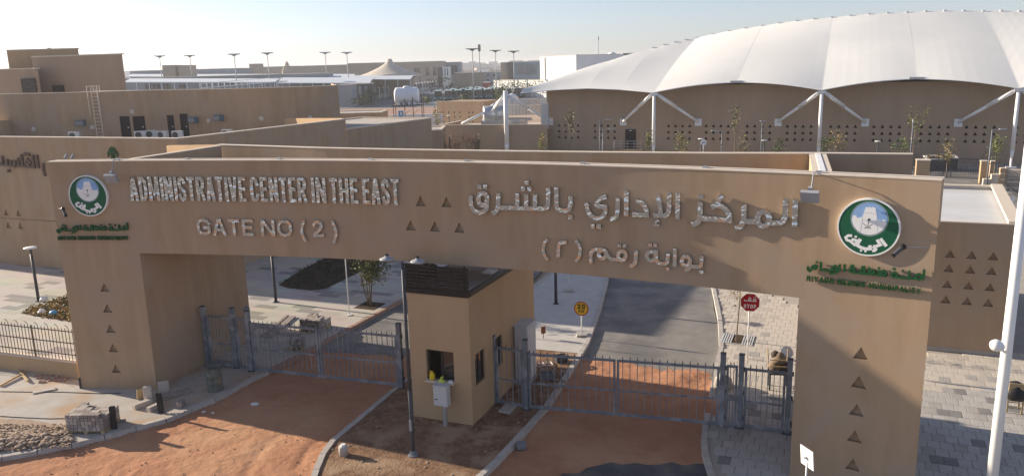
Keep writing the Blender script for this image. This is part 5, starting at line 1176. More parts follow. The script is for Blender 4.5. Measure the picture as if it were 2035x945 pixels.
# ladder with hoops
p, rz, nn = on_seg(1, 196, 230); p = Vector((p.x, p.y, 0)); e = Vector((math.cos(rz), math.sin(rz), 0))
t = thing('roof_ladder', 'pale steel ladder with top hoop against the raised storey', 'ladder', p + ZZ * 5.8, rz)
for s in (-.24, .24): MB().path([p + nn * .25 + e * s + ZZ * 5.8, p + nn * .25 + e * s + ZZ * (H1 + .5), p - nn * .3 + e * s + ZZ * (H1 + .5), p - nn * .3 + e * s + ZZ * (H1 + .1)], .032, 6).build('stringer', 'coping', t)
for k in range(15): MB().tube(p + nn * .25 - e * .24 + ZZ * (6.05 + .28 * k), p + nn * .25 + e * .24 + ZZ * (6.05 + .28 * k), .025, n=5).build('rung', 'coping', t)
for s in (-.36, .36): MB().tube(p + nn * .75 + e * s + ZZ * 7.9, p + nn * .75 + e * s + ZZ * (H1 + .5), .025, n=5).build('cage_bar', 'coping', t)
MB().path([p + nn * .25 - e * .24 + ZZ * (H1 + .48), p + nn * .75 - e * .36 + ZZ * (H1 + .48), p + nn * .75 + e * .36 + ZZ * (H1 + .48), p + nn * .25 + e * .24 + ZZ * (H1 + .48)], .035, 5).build('cage_hoop', 'coping', t)
for i, (s, px, py, l) in enumerate(((0, 68, 257, 'far left'), (1, 184, 253, 'right of the ladder'), (1, 263, 222, 'above the second dark door'), (2, 416, 240, 'between the two right air conditioners'), (3, 519, 236, 'on the bay left of the lit corner'), (3, 616, 234, 'near the sunlit corner'))):
    p, rz, nn = on_seg(s, px, py); t = thing('wall_lamp', 'round cream bulkhead lamp on the raised storey, %s' % l, 'lamp', p, rz, 'round bulkhead lamps')
    ax = nn.to_track_quat('Z', 'Y').to_matrix()
    MB().lathe(p, [(.2, 0), (.2, .06)], 14, ax).build('rim', 'cabinet_paint', t); MB().lathe(p + nn * .06, [(.17, 0), (.15, .06), (.07, .1)], 14, ax).build('glass_cover', 'coping', t, True)
# lettering and a palm emblem on the front of the court building, small lamps on its face
QAD = [[[(0, 355), (70, 370), (130, 375), (250, 395), (250, 300)], [(185, 300), (185, 385)], [(128, 280), (128, 375)], [(45, 225), (60, 300), (45, 360)]], [[(290, 260), (320, 400)], [(345, 205), (375, 380), (300, 395)]], [[(375, 390), (550, 405), (520, 215)], [(450, 285), (430, 330), (445, 385), (485, 330), (450, 285)]], [[(585, 215), (615, 420)]], [[(690, 345), (685, 440), (720, 545)]]]
t = thing('sign_lettering', 'dark Arabic lettering on the court building at the far left', 'lettering', LW(s_of(40, 320)[0], s_of(40, 330)[1], .05), math.atan2(fd.y, fd.x))
fm = lambda s, z, o: LW(s, z, o)
for L in QAD: letter(fm, [[s_of(x / 7.827, 280 + y / 7.827) for x, y in st] for st in L], .13, .03, .11, 'letter_brown', t)
for x, y in ((150, 462), (410, 205), (455, 210)):
    s, z = s_of(x / 7.827, 280 + y / 7.827); letter(fm, [[(s, z - .09), (s, z + .09)]], .2, .03, .11, 'letter_brown', t, 'letter_dot')
s0, z0 = s_of(225, 303)
t = thing('palm_emblem', 'small dark green palm tree emblem mounted on the court building', 'emblem', LW(s0, z0, .03), math.atan2(fd.y, fd.x))
mb = MB()
for k in range(9):
    a = rad(-15 + k * 26); stp = [(s0, z0), (s0 + .22 * math.cos(a), z0 + .2 * math.sin(a) + .04), (s0 + .36 * math.cos(a), z0 + .24 * math.sin(a) - .16)]; stroke_mesh(mb, fm, stp, .09, .03, .07 + .001 * k)
mb.build('fronds', 'letter_green', t); mb = MB()
for s in (-.12, 0, .12): stroke_mesh(mb, fm, [(s0 + s * .5, z0), (s0 + s, z0 - .35)], .05, .03, .068)
mb.build('trunk', 'letter_green', t); mb = MB(); stroke_mesh(mb, fm, [(s0 - .2, z0 - .47), (s0, z0 - .44), (s0 + .2, z0 - .47)], .05, .03, .068); mb.build('base_bar', 'letter_green', t)
for x, l in ((141, 'left'), (154, 'right')):
    s, z = s_of(x, 309); t = thing('spotlight', 'small %s spotlight of the pair on the court building face' % l, 'spotlight', LW(s, z, .05))
    MB().tube(LW(s, z, 0), LW(s, z + .05, .3), .02, n=6).build('arm', 'lamp_grey', t); MB().tube(LW(s, z + .1, .25), LW(s, z - .12, .42), .06, .09, 8).build('lamp_body', 'lamp_grey', t)
# blocks further back at the far left
def plain_block(name, label, pts, z0, z1, m='stucco_grey', cap=True, cat='building'):
    c = sum((Vector((*q, 0)) for q in pts), Vector()) / len(pts); t = thing(name, label, cat, (c.x, c.y, z0))
    MB().prism(pts, z0, z1).build('walls', m, t)
    if cap:
        n = len(pts)
        inner_ = [c.lerp(Vector((*q, 0)), .97) for q in pts]
        MB().add([(q.x, q.y, z1 + .005) for q in inner_], [tuple(range(n))]).build('roof', 'roof_grey', t)
        for i in range(n):
            a, b = Vector((*pts[i], 0)), Vector((*pts[(i + 1) % n], 0)); strip(a, b, .35, z1 + .002 + .001 * (i % 2), 'coping', t, th=.12)
    return t
a, b = D(62, 112, 90), D(243, 112, 88); t = plain_block('office_block', 'big windowless tan block on the far left skyline', [(a.x, a.y), (b.x, b.y), (b.x - 8.4, b.y + 16), (a.x - 8, a.y + 16)], 0, 13.2)
q = D(117, 176, 89.3); o = MB().box(q + Vector((0, -.1, 0)), (1.2, .25, .7), -.02).build('vent_window', 'window_frame', t)
for k in range(4): MB().box(q + Vector((0, -.24, -.24 + .16 * k)), (1.15, .04, .05), -.02).build('louvre', 'far_dark', o)
a, b = D(-60, 133, 88), D(74, 134, 86.5); t = plain_block('office_block', 'lower tan block with a barred window at the left photo edge', [(a.x, a.y), (b.x, b.y), (b.x - 1.6, b.y + 2.2), (a.x - 8, a.y + 14)], 0, 11.9)
q = D(59, 170, 86.6); o = MB().box(q + Vector((0, -.1, 0)), (1.5, .25, 1.5), -.02).build('window', 'window_glass', t)
for k in range(6): MB().box(q + Vector((0, -.24, -.62 + .25 * k)), (1.5, .05, .07), -.02).build('bar', 'window_frame', o)
a, b = D(13, 102, 97), D(156, 103, 97); t = plain_block('office_block', 'sunlit upper storey behind the big block on the far left', [(a.x, a.y), (b.x, b.y), (b.x - 5.4, b.y + 10), (a.x - 5, a.y + 10)], 0, 14.2, 'stucco_pale')
MB().path([D(95, 104, 97.5), D(95, 96, 97.5), D(101, 96, 97.5), D(101, 104, 97.5)], .06, 5).build('roof_hoop', 'timber', t)
# middle blocks between court building and hall
a, b = G(686, 257, 6.0), G(857, 235, 6.0); a.z = b.z = 0; e = (b - a).normalized(); n = Vector((-e.y, e.x, 0))
t = plain_block('annex_block', 'low tan annex with sloping skyline between court building and hall', [(a.x, a.y), (b.x, b.y), (b.x + n.x * 9, b.y + n.y * 9), (a.x + n.x * 9, a.y + n.y * 9)], 0, 5.95, 'stucco')
q = b - e * 1.9; q.z = 0; MB().box(q + Vector((e.y, -e.x, 0)) * .06 + ZZ * 1.2, (2.4, .1, 2.3), math.atan2(e.y, e.x)).build('roller_door', 'door_dark', t)
a, b = D(700, 224, 104), D(757, 224, 104); plain_block('annex_block', 'small tan roof block behind the annex, left of the tank', [(a.x - 6, a.y), (b.x, b.y), (b.x, b.y + 6), (a.x - 6, a.y + 6)], 0, 5.35, 'stucco')
a, b = D(757, 221, 112), D(880, 232, 112); t = plain_block('white_wall', 'white boundary wall behind the water tank', [(a.x, a.y), (b.x, b.y), (b.x, b.y + .4), (a.x, a.y + .4)], 0, 4.6, 'far_white', False, 'wall')
MB().box(D(797, 226, 111.6), (.7, .1, .8)).build('blue_notice', 'plastic_blue', t); MB().box(D(797, 226, 111.5), (.25, .1, .45)).build('white_figure', 'sign_white', t)
# ================================================================== HALL WITH THE WHITE MEMBRANE ROOF
HC = Vector((48.65, 76.31, 0)); HAZ = AZ
def HP(t, off, z): return HC + UU * t + VV * off + ZZ * z
def hall_hit(px, py, off):
    d = _ray(px, py); t = (HP(0, off, 0) - Vector((0, 0, CAM_H))).dot(VV) / d.dot(VV)
    P = Vector((0, 0, CAM_H)) + d * t; return (P - HP(0, off, 0)).dot(UU), P.z
hall = thing('sports_hall', 'big tan hall with rows of triangular vents under a white membrane roof', 'hall', HP(-10, 18, 0), AZ)
WOFF = 3.5
HW = lambda s, z, o=0.0: HP(s, WOFF - o, z)
gst = [-47.46, -42.89, -34.02, -29.70, -25.19, -20.91, -16.48, -12.22, -7.71, -3.61, .8, 5.2, 9.6]
rows = (3.65, 2.94, 2.22)
mb = MB(); nch = []
doorx = (-39.1, -37.9)
for z0, z1, zr in ((0, 1.85, None), (1.85, 2.58, 2.22), (2.58, 3.3, 2.94), (3.3, 4.02, 3.65), (4.02, 8.25, None)):
    tri_wall(mb, HW, -49, 24, z0, z1, [(g + .815 * k, zr) for g in gst for k in range(4)] if zr else [], smax=80, niche=nch, w=.40, h=.36, depth=.3)
mb.build('long_wall', 'stucco_grey', hall)
mb = MB()
for q in nch: mb.add(q.v, q.f)
for q in nch: q.build('triangular_vent', 'door_dark', hall)
mb = MB(); mb.quad(HP(-49, WOFF, 0), HP(-49, 34, 0), HP(-49, 34, 9), HP(-49, WOFF, 9)); mb.quad(HP(24, WOFF, 0), HP(24, 34, 0), HP(24, 34, 9.2), HP(24, WOFF, 9.2)); mb.quad(HP(-49, 34, 0), HP(24, 34, 0), HP(24, 34, 9.2), HP(-49, 34, 9.2)); mb.build('rear_walls', 'stucco_grey', hall)
o = MB().box(HP(-38.5, WOFF - .03, 2.05), (1.25, .16, 2.3), AZ).build('door', 'door_dark', hall)
MB().box(HP(-38.5, WOFF - .14, 3.05), (.25, .05, .1), AZ).build('exit_lamp', 'white_paint', o)
MB().box(HP(-38.5, WOFF - .85, .45), (3.4, 1.6, .9), AZ).build('landing', 'stucco_pale', hall)
rail = MB()
for t in (-40.1, -39.3, -38.5, -37.7, -36.9): rail.tube(HP(t, WOFF - 1.6, .9), HP(t, WOFF - 1.6, 1.95), .025, n=5)
for z in (1.3, 1.65, 1.95): rail.tube(HP(-40.1, WOFF - 1.6, z), HP(-36.9, WOFF - 1.6, z), .022, n=5)
rail.build('landing_railing', 'galvanised', hall)
# membrane: lower scalloped edge and upper ridge, folded along the seams
seams = []   # (edge t, edge off, edge z, ridge px, ridge py, ridge off)
for te, eo, ez, rx, ry, ro in ((-51.2, .4, 7.72, 1042.7, 181.0, .8), (-47.2, 1.0, 8.0, 1130, 146, 5.5), (-43.0, 1.1, 8.12, 1215, 119.5, 9.5), (-39.0, .7, 7.95, 1299, 95.5, 13.5), (-35.0, -.2, 7.62, 1384.6, 75.4, 18), (-26.25, 1.2, 8.55, 1515, 51.4, 18), (-17.5, -.2, 7.66, 1654, 35, 18),
                            (-8.75, 1.2, 8.62, 1803, 24.8, 18), (0, -.2, 7.62, 1955, 22.6, 18), (8.75, 1.2, 8.6, 2100, 26, 18), (17.5, -.2, 7.6, 2250, 40, 18), (26, 1.2, 8.4, 2400, 62, 17)):
    tr, zr = hall_hit(rx, ry, ro); seams.append((HP(te, eo, ez), HP(tr, ro, zr), HP(tr, 37 - eo * .3, 7.7 if zr > 9 else zr - .3)))
mem = MB(); NU, NVv = 8, 8; clips = []; edge_pts = []
for i in range(len(seams) - 1):
    (e0, r0, b0), (e1, r1, b1) = seams[i], seams[i + 1]
    grid = []
    for a in range(NU + 1):
        f = a / NU
        # the free edge is a gentle curve; the panel sags a little between seams
        e = e0.lerp(e1, f); r = r0.lerp(r1, f); r = r + ZZ * (.10 * math.sin(math.pi * f) * (r1 - r0).length / 8)
        e = e + ZZ * (.22 * math.sin(math.pi * f)) if i >= 4 else e
        col = []
        for b in range(NVv + 1):
            g_ = b / NVv; p = e.lerp(r, g_); p = p + ZZ * (.35 * math.sin(math.pi * g_)) - (ZZ * .05) * math.sin(math.pi * f) * math.sin(math.pi * g_); col.append(p)
        grid.append(col); edge_pts.append(e)
    for a in range(NU):
        for b in range(NVv): mem.quad(grid[a][b], grid[a + 1][b], grid[a + 1][b + 1], grid[a][b + 1])
        mem.quad(grid[a][NVv], grid[a + 1][NVv], b0.lerp(b1, (a + 1) / NU), b0.lerp(b1, a / NU))
    if i >= 3:
        for k in range(4): clips.append(r0.lerp(r1, k / 4) + ZZ * (.10 * math.sin(math.pi * k / 4) * (r1 - r0).length / 8))
mo = mem.build('membrane_roof', 'membrane', hall)
MB().path([q - ZZ * .03 for q in edge_pts], .06, 6).build('edge_cable', 'white_steel', hall)
for q in seams[4:-1]:
    e_, r_, b_ = q; n_ = (r_ - e_); side = UU * .05; pts_ = [e_.lerp(r_, k / 8) + ZZ * (.35 * math.sin(math.pi * k / 8) + .006) for k in range(9)]
    mb = MB()
    for p_, q_ in zip(pts_, pts_[1:]): mb.quad(p_ - side, p_ + side, q_ + side, q_ - side)
    mb.build('membrane_seam', 'membrane', mo)
cm = MB().box((0, 0, .06), (.34, .34, .14)).mesh('ridge_clamp', 'white_paint')
for c in clips:
    l = WM[hall.name].inverted() @ c; inst('ridge_clamp', cm, mo, l)
for i in (5, 7, 9):
    MB().box(seams[i][0] + ZZ * .05, (1.3, .3, .2), AZ).build('edge_clamp', 'galvanised', hall)
for k, tc in enumerate((-53.0, -35.0, -17.5, 0.0, 17.5)):
    lab = ['thick white column standing alone at the left end of the hall', 'white column with two struts right of the hall door', 'middle white column with two struts before the hall wall', 'white column with struts at the right edge before the hall', 'white column of the hall beyond the right edge'][k]
    t = thing('hall_column', lab, 'column', HP(tc, 0, 0), AZ, 'white columns carrying the membrane roof')
    r = .30 if k == 0 else .20
    mb = MB(); mb.tube(HP(tc, 0, 0), HP(tc, 0, .9), .10 if k else r, r * .55 if k else r, 12); mb.tube(HP(tc, 0, .9), HP(tc, 0, 1.7), r * .55 if k else r, r, 12); mb.tube(HP(tc, 0, 1.7), HP(tc, 0, 7.35 if k else 8.0), r, r if k == 0 else r * .85, 12); mb.build('shaft', 'white_paint', t, True)
    MB().box(HP(tc, 0, .04), (.9, .9, .12), AZ).build('base_plate', 'white_steel', t)
    MB().box(HP(tc, 0, 7.42), (.8, .35, .28), AZ).build('head_plate', 'white_steel', t)
    for s in (-1, 1):
        e = HP(tc + 4.4 * s, WOFF - .15, 4.1); h0 = HP(tc + .35 * s, .15, 7.35); mid = h0.lerp(e, .45)
        mb = MB(); mb.tube(h0, mid, .20, .22, 10); mb.tube(mid, e, .16, .16, 10); o = mb.build('strut', 'white_paint', t, True)
        MB().box(HP(tc + 4.4 * s, WOFF - .08, 4.05), (.75, .16, .8), AZ).build('wall_plate', 'white_steel', o)
# low wing left of the hall with its roof plant
wa, wb, wc = Vector((-8.75, 99.3, 0)), Vector((4.6, 95.6, 0)), Vector((-6.5, 106.6, 0))
t = thing('hall_wing', 'low tan wing left of the hall with ducts on its roof', 'building', wa)
MB().quad(wa, wb, wb + ZZ * 3.9, wa + ZZ * 3.9).build('front_wall', 'stucco_grey', t); MB().quad(wa, wc, wc + ZZ * 3.9, wa + ZZ * 3.9).build('end_wall', 'stucco_grey', t)
MB().add([wa + ZZ * 3.3, wb + ZZ * 3.3, wb + Vector((3, 12, 3.3)), wc + Vector((1, 3, 3.3))], [(0, 1, 2, 3)]).build('roof_slab', 'roof_grey', t)
strip(wa, wb, .3, 3.9, 'coping', t); strip(wc, wa, .3, 3.902, 'coping', t)
MB().box(D(1083, 229, 97.6) + ZZ * 0, (.95, .3, 2.9), AZ).build('pale_panel', 'cabinet_paint', t)
for k in range(10):
    a = D(1013 + 6.6 * k, 222, 103.5); MB().box(Vector((a.x, a.y, 5.6)), (.40, .06, 2.0), AZ).build('screen_panel', 'cabinet_paint', t)
a, b = D(1008, 208.5, 103.3), D(1074, 209, 103.3); MB().tube(a, b, .06, n=6).build('screen_rail', 'white_paint', t)
a, b = D(990, 237, 100), D(1057, 236, 98.5); MB().box((a + b) / 2, ((b - a).length, .6, .35), math.atan2((b - a).y, (b - a).x)).build('roof_bench', 'concrete_clean', t)
a, b = D(958, 246, 99), D(1040, 247, 97.5); MB().box((a + b) / 2, ((b - a).length, .7, .9), math.atan2((b - a).y, (b - a).x)).build('plant_box', 'galvanised', t)
MB().box(D(1040, 246, 97.4), (.9, .6, .9), AZ).build('plant_box', 'coping', t)
p = D(982, 227, 100.5); t2 = thing('air_duct', 'silver drum-shaped air duct on the roof of the low wing', 'duct', Vector((p.x, p.y, 3.35)))
ax = Matrix.Rotation(rad(90), 3, 'Y'); MB().lathe(p, [(1.0, -1.35), (1.06, -1.3), (1.06, -.1), (1.02, 0), (1.06, .1), (1.06, 1.3), (1.0, 1.35)], 24, Matrix.Rotation(AZ + .5, 3, 'Z') @ ax).build('drum', 'galvanised', t2, True)
MB().box(Vector((p.x, p.y, 3.7)), (1.8, 1.6, .7), AZ).build('cradle', 'roof_grey', t2)
a, b = D(985, 216, 104), D(1020, 196, 107); t3 = thing('duct_hood', 'white sloping hood behind the air duct of the wing', 'duct', Vector((a.x, a.y, 3.3)))
d = b - a; MB().prism([(a.x - 1.6, a.y), (b.x + .6, b.y - 3), (b.x + .6, b.y), (a.x - 1.6, a.y + 3)], 3.3, 3.4).build('foot', 'roof_grey', t3)
mb = MB(); mb.tube(D(968, 222, 103.5), D(988, 214, 104), .45, .75, 14); mb.tube(D(988, 214, 104), D(1008, 206, 105), .75, .95, 14); mb.tube(D(1008, 206, 105), D(1022, 196, 106), .95, .8, 14); mb.build('hood', 'white_paint', t3, True)
a, b = D(918, 246, 98.8), D(962, 224, 99.5); 
MB().tube(a, b, .17, n=10).build('pipe', 'white_paint', tag(thing('roof_pipe', 'long white pipe sloping up to the air duct', 'pipe', a)), True)
# wall with triangles in the middle distance
a, b = D(868, 200, 128), D(961, 199, 124); fdv = (b - a); fdv.z = 0; fln = fdv.length; fdv.normalize()
t = thing('garden_wall_block', 'tan block with small triangular vents left behind the hall wing', 'building', Vector((a.x, a.y, 0)))
FW = lambda s, z, o=0.0: Vector((a.x, a.y, 0)) + fdv * s + Vector((fdv.y, -fdv.x, 0)) * o + ZZ * z
mb = MB(); nch = []
for z0, z1, zr in ((0, 2.2, None), (2.2, 2.9, 2.55), (2.9, 3.6, 3.25), (3.6, 4.3, 3.95), (4.3, 5.6, None)): tri_wall(mb, FW, 0, fln, z0, z1, [(1.1 + 1.05 * k, zr) for k in range(4)] + [(5.9 + .62 * k, zr) for k in range(2)] if zr else [], smax=30, niche=nch, w=.3, h=.3, depth=.2)
mb.build('front_wall', 'stucco', t)
for q in nch: q.build('triangular_vent', 'door_dark', t)
e0, e1 = FW(0, 0), FW(fln, 0); mb = MB(); mb.quad(e0, e0 + VV * 8, e0 + VV * 8 + ZZ * 5.6, e0 + ZZ * 5.6); mb.quad(e1, e1 + VV * 8, e1 + VV * 8 + ZZ * 5.6, e1 + ZZ * 5.6); mb.quad(e0 + ZZ * 5.5, e1 + ZZ * 5.5, e1 + VV * 8 + ZZ * 5.5, e0 + VV * 8 + ZZ * 5.5); mb.build('side_walls', 'stucco', t)
strip(e0, e1, .3, 5.6, 'coping', t)
# trees and lamps along the hall
TR = [(1132, 224, 20, 84, 'leaf_olive', 'leaf_dry', 'sparse olive sapling before the first group of hall vents', True), (1078, 263, 18, 90, 'leaf_lime', 'leaf_gold', 'yellow-green staked sapling right of the thick white column', True),
      (1290, 262, 11, 84, 'leaf_lime', 'leaf_olive', 'thin yellow-green sapling left of the column by the door', False), (1355, 266, 24, 82, 'leaf_lime', 'leaf_gold', 'yellow-green sapling under the third group of hall vents', False),
      (1461, 214, 20, 81, 'leaf_olive', 'leaf_dry', 'tallest slim olive tree before the hall wall', False), (1479, 268, 32, 80, 'leaf_olive', 'leaf_gold', 'bushy olive tree at the foot of the tallest slim tree', True),
      (1548, 277, 26, 80, 'leaf_olive', 'leaf_green', 'round dark olive sapling left of the middle column', False), (1642, 274, 26, 79, 'leaf_green', 'leaf_olive', 'dark green sapling right of the middle column', False), (1664, 262, 22, 80, 'leaf_dry', 'leaf_gold', 'dry brown sapling beside the dark green one', False),
      (1793, 275, 34, 77, 'leaf_green', 'leaf_lime', 'leafy green tree left of the tall yellow-green one', True), (1823, 218, 24, 77, 'leaf_lime', 'leaf_olive', 'tall yellow-green tree on a bare stem before the hall', True),
      (1888, 282, 26, 71, 'leaf_dry', 'leaf_olive', 'dry staked tree behind the iron fence on the right', True), (1983, 272, 30, 70, 'leaf_lime', 'leaf_olive', 'full yellow-green tree beside the right column', True),
      (903, 274, 30, 92, 'leaf_rust', 'leaf_gold', 'rust coloured bush left before the low wing', False), (931, 271, 36, 92, 'leaf_rust', 'leaf_rust', 'rounder rust coloured bush right before the low wing', False), (948, 268, 14, 92, 'leaf_dry', 'leaf_lime', 'small dry staked sapling right of the rust bushes', True),
      (868, 214, 20, 101, 'leaf_lime', 'leaf_gold', 'tall thin yellow-green tree in the gap left of the wing', False), (882, 282, 16, 92, 'leaf_olive', 'leaf_lime', 'low olive shrub at the left corner of the wing', False)]
for k, (px, yt, wpx, Y, l1, l2, lab, stk) in enumerate(TR):
    q = D(px, yt, Y); wm = wpx / FPX * Y * 1.15
    tree(Vector((q.x, q.y, 0)), q.z, wm, lab, l1, l2, 100 + k, 300, .105, stems=3 if 'bush' in lab or 'shrub' in lab else 1, base=.12 if 'bush' in lab or 'shrub' in lab else (.62 if q.z > 5 else .45), stakes=stk, grp='young trees along the hall', trunk_r=.06)
for k, (px, yt, Y, arm, lab) in enumerate(((1192, 239, 83, 1.2, 'street lamp with one arm before the second vent group'), (1198, 257, 80, 1.1, 'shorter street lamp right beside the first one'), (1435, 260, 80, -1.0, 'street lamp with its arm to the left before the hall'), (1515, 241, 82, .1, 'slim camera pole before the hall vents'), (1815, 240, 75, .0, 'bare lamp pole left of the tall yellow-green tree'), (1972, 258, 66, 1.1, 'street lamp with its arm to the right before the right column'))):
    q = D(px, yt, Y); p = Vector((q.x, q.y, 0)); t = thing('path_lamp', lab, 'street lamp', p, 0, 'street lamps along the hall')
    MB().tube(p, q, .07, .05, 8).build('pole', 'grey_metal', t, True)
    if arm: MB().tube(q - ZZ * .05, q + Vector((arm, 0, .05)), .035, n=6).build('arm', 'lamp_grey', t); MB().box(q + Vector((arm * .8, 0, .03)), (.6, .22, .08)).build('lamp_head', 'lamp_grey', t)
    else: MB().box(q, (.12, .12, .3)).build('cap', 'lamp_grey', t)
for px, yt, Y, lab in ((1393, 275, 80, 'disc-topped garden lamp before the hall, left of the round sign'), (1519, 278, 80, 'disc-topped garden lamp beside the slim camera pole'), (1745, 280, 77, 'disc-topped garden lamp under the seventh vent group'), (893, 270, 93, 'disc-topped garden lamp among the rust bushes'), (892, 229, 115, 'disc-topped garden lamp before the block with triangles')):
    q = D(px, yt, Y); garden_lamp(0, 0, lab, h=q.z, loc=Vector((q.x, q.y, 0)))
q = D(1398, 283, 79); p = Vector((q.x, q.y, 0)); t = pole_sign('road_sign', 'round white road sign on a pole before the hall', 'sign', p, q.z, base=False)
MB().lathe(q + Vector((0, -.05, 0)), [(.3, 0), (.3, .02)], 16, Matrix.Rotation(rad(90), 3, 'X')).build('sign_plate', 'sign_white', t); MB().box(q + Vector((0, -.08, 0)), (.4, .02, .06), 0).build('bar_mark', 'sign_red', t)
# ================================================================== LOW WHITE-ROOFED BUILDING ON THE RIGHT
fr = Vector((17.94, 27.12, 0)); fl = fr - UU * 3.7; br = Vector((22.28, 35.44, 0)); bl = br - UU * 3.7
RB = thing('gatehouse', 'low tan building with a white roof right of the gate', 'building', (fl.x, fl.y, 0), AZ)
def RW(s, z, o=0.0): return fl + UU * s - VV * o + ZZ * z
def rw_hit(px, py):
    d = _ray(px, py); t = (fl - Vector((0, 0, CAM_H))).dot(VV) / d.dot(VV); P = Vector((0, 0, CAM_H)) + d * t; return (P - fl).dot(UU), P.z
zc = [rw_hit(1930, y)[1] for y in (506, 535, 567, 598)]; sc_ = [rw_hit(x, 506)[0] for x in (1888, 1931, 1974)]
mb = MB(); nch = []; zprev = .1
for z in reversed(zc):
    tri_wall(mb, RW, 0, 3.7, zprev, z - .27, [], smax=10); tri_wall(mb, RW, 0, 3.7, z - .27, z + .27, [(s, z) for s in sc_], smax=10, niche=nch, w=.34, h=.3); zprev = z + .27
tri_wall(mb, RW, 0, 3.7, zprev, 5.03, [], smax=10)
mb.build('front_wall', 'stucco', RB)
for q in nch: q.build('triangular_niche', 'stucco', RB)
for a, b, nm in ((fr, br, 'side_wall'), (br, bl, 'rear_wall'), (bl, fl, 'side_wall')): MB().quad(a + ZZ * .1, b + ZZ * .1, b + ZZ * 5.03, a + ZZ * 5.03).build(nm, 'stucco', RB)
MB().add([fl + ZZ * 4.9, fr + ZZ * 4.9, br + ZZ * 4.9, bl + ZZ * 4.9], [(0, 1, 2, 3)]).build('roof', 'roof_white', RB)
strip(fl, fr, .16, 5.03, 'coping', RB, 'coping', .04); strip(fr, br, .42, 5.031, 'coping', RB, 'coping', .12); strip(br, bl, .3, 5.032, 'coping', RB, 'coping', .06); strip(bl, fl, .16, 5.03, 'coping', RB, 'coping', .04)
mb = MB()
for a, b in ((fl, fr), (fr, br), (br, bl), (bl, fl)):
    d = (b - a).normalized(); n = Vector((-d.y, d.x, 0)) * .16; mb.quad(a + n + ZZ * 4.9, b + n + ZZ * 4.9, b + n + ZZ * 5.03, a + n + ZZ * 5.03)
mb.build('inner_upstand', 'roof_white', RB)
MB().box(D(2010, 397, 32.6) * 1.0, (.5, .12, .18), AZ + 1.2).build('roof_vent', 'white_paint', RB)
MB().quad(fl - VV * .01 + ZZ * .14, fr - VV * .01 + ZZ * .14, fr - VV * .01 + ZZ * .28, fl - VV * .01 + ZZ * .28).build('skirting', 'tile_mid', RB)
# piers, stepped wall and iron fence beyond it
def pier(px, yb, yt, wpx, label, dep=.7):
    b = G(px, yb, 0.0); s = FPX / b.y; h = (yb - yt) / s * 1.03; w_ = wpx / s
    t = thing('gate_pier', label, 'pier', (b.x, b.y, 0), AZ, 'tan piers beyond the low building')
    MB().box(b + ZZ * h / 2, (w_, dep, h), AZ).build('shaft', 'stucco_pale', t); MB().box(b + ZZ * (h + .03), (w_ + .06, dep + .06, .06), AZ).build('cap', 'coping', t); return b, h
pier(1830, 372, 319, 24, 'broad tan pier behind the right end of the gate beam', 1.0); pier(1951, 364, 321, 11, 'slim tan pier left of the stepped wall'); pier(1970, 350, 321, 8, 'slim tan pier behind the stepped wall')
b = G(1975, 368); t = thing('stepped_wall', 'cream wall with stepped ends beyond the low white roof', 'wall', b, AZ)
for k, (x, w_, h) in enumerate(((-.55, .6, .55), (0, .55, .95), (.62, .55, 1.5))): MB().box(b + UU * x + ZZ * h / 2, (w_, .5, h), AZ).build('step', 'coping', t)
for k in range(3): MB().box(b + UU * .62 + ZZ * (.3 + .5 * k) - VV * .03, (.62, .56, .36), AZ).build('quoin_block', 'stucco_pale', t)
def iron_fence(a, b, h, n, label):
    d = b - a; rz = math.atan2(d.y, d.x); t = thing('iron_fence', label, 'fence', a, rz, 'iron fences before the hall')
    bar = MB().box((0, 0, h / 2), (.03, .03, h)).mesh('picket', 'dark_metal')
    for k in range(n + 1): inst('picket', bar, t, (d.length * k / n, 0, 0))
    for z in (.15, h - .15): MB().box((a + b) / 2 + ZZ * z, (d.length, .04, .05), rz).build('rail', 'dark_metal', t)
iron_fence(G(1845, 352), G(1944, 356), 1.9, 30, 'dark iron fence between the broad and slim piers')
iron_fence(G(1996, 372), G(2075, 430), 1.7, 42, 'dark iron fence right of the stepped wall')
a, b = G(1842, 340), G(1900, 338); d = b - a
t = thing('planter_box', 'raised planter with a white rim behind the iron fence', 'planter', a, AZ)
for q0, q1 in ((a, b), (b, b + VV * 3), (b + VV * 3, a + VV * 3), (a + VV * 3, a)):
    c = (q0 + q1) / 2; dd_ = q1 - q0; MB().box(c + ZZ * .55, (dd_.length, .2, 1.1), math.atan2(dd_.y, dd_.x)).build('side', 'far_dark', t); MB().box(c + ZZ * 1.13, (dd_.length + .2, .3, .07), math.atan2(dd_.y, dd_.x)).build('rim', 'far_white', t)
mb = MB(); rnd = random.Random(3)
for _ in range(60): leaf_cloud(mb, a + (b - a) * rnd.random() + VV * rnd.uniform(.3, 2.7) + ZZ * 1.15, .25, .15, 8, .1, rnd, 1)
mb.build('plants', 'leaf_dry', t); MB().add([a + ZZ * 1.0, b + ZZ * 1.0, b + VV * 3 + ZZ * 1.0, a + VV * 3 + ZZ * 1.0], [(0, 1, 2, 3)]).build('soil', 'bed_soil', t)
# ================================================================== FAR GROUND
structure('bus_park', poly_sheet([(-75, 232), (14, 226), (40, 300), (20, 345), (-120, 345)], -0.06), 'asphalt_far')
structure('reddish_ground', poly_sheet([(-70, 150), (-18, 150), (-14, 228), (-70, 234)], -0.065), 'kerb_red')
structure('car_park', poly_sheet([(-260, 150), (-72, 150), (-78, 345), (-60, 520), (-330, 520)], -0.07), 'asphalt_far')
structure('far_street', poly_sheet([(-60, 346), (60, 300), (140, 330), (140, 560), (-60, 560)], -0.075), 'concrete_clean')

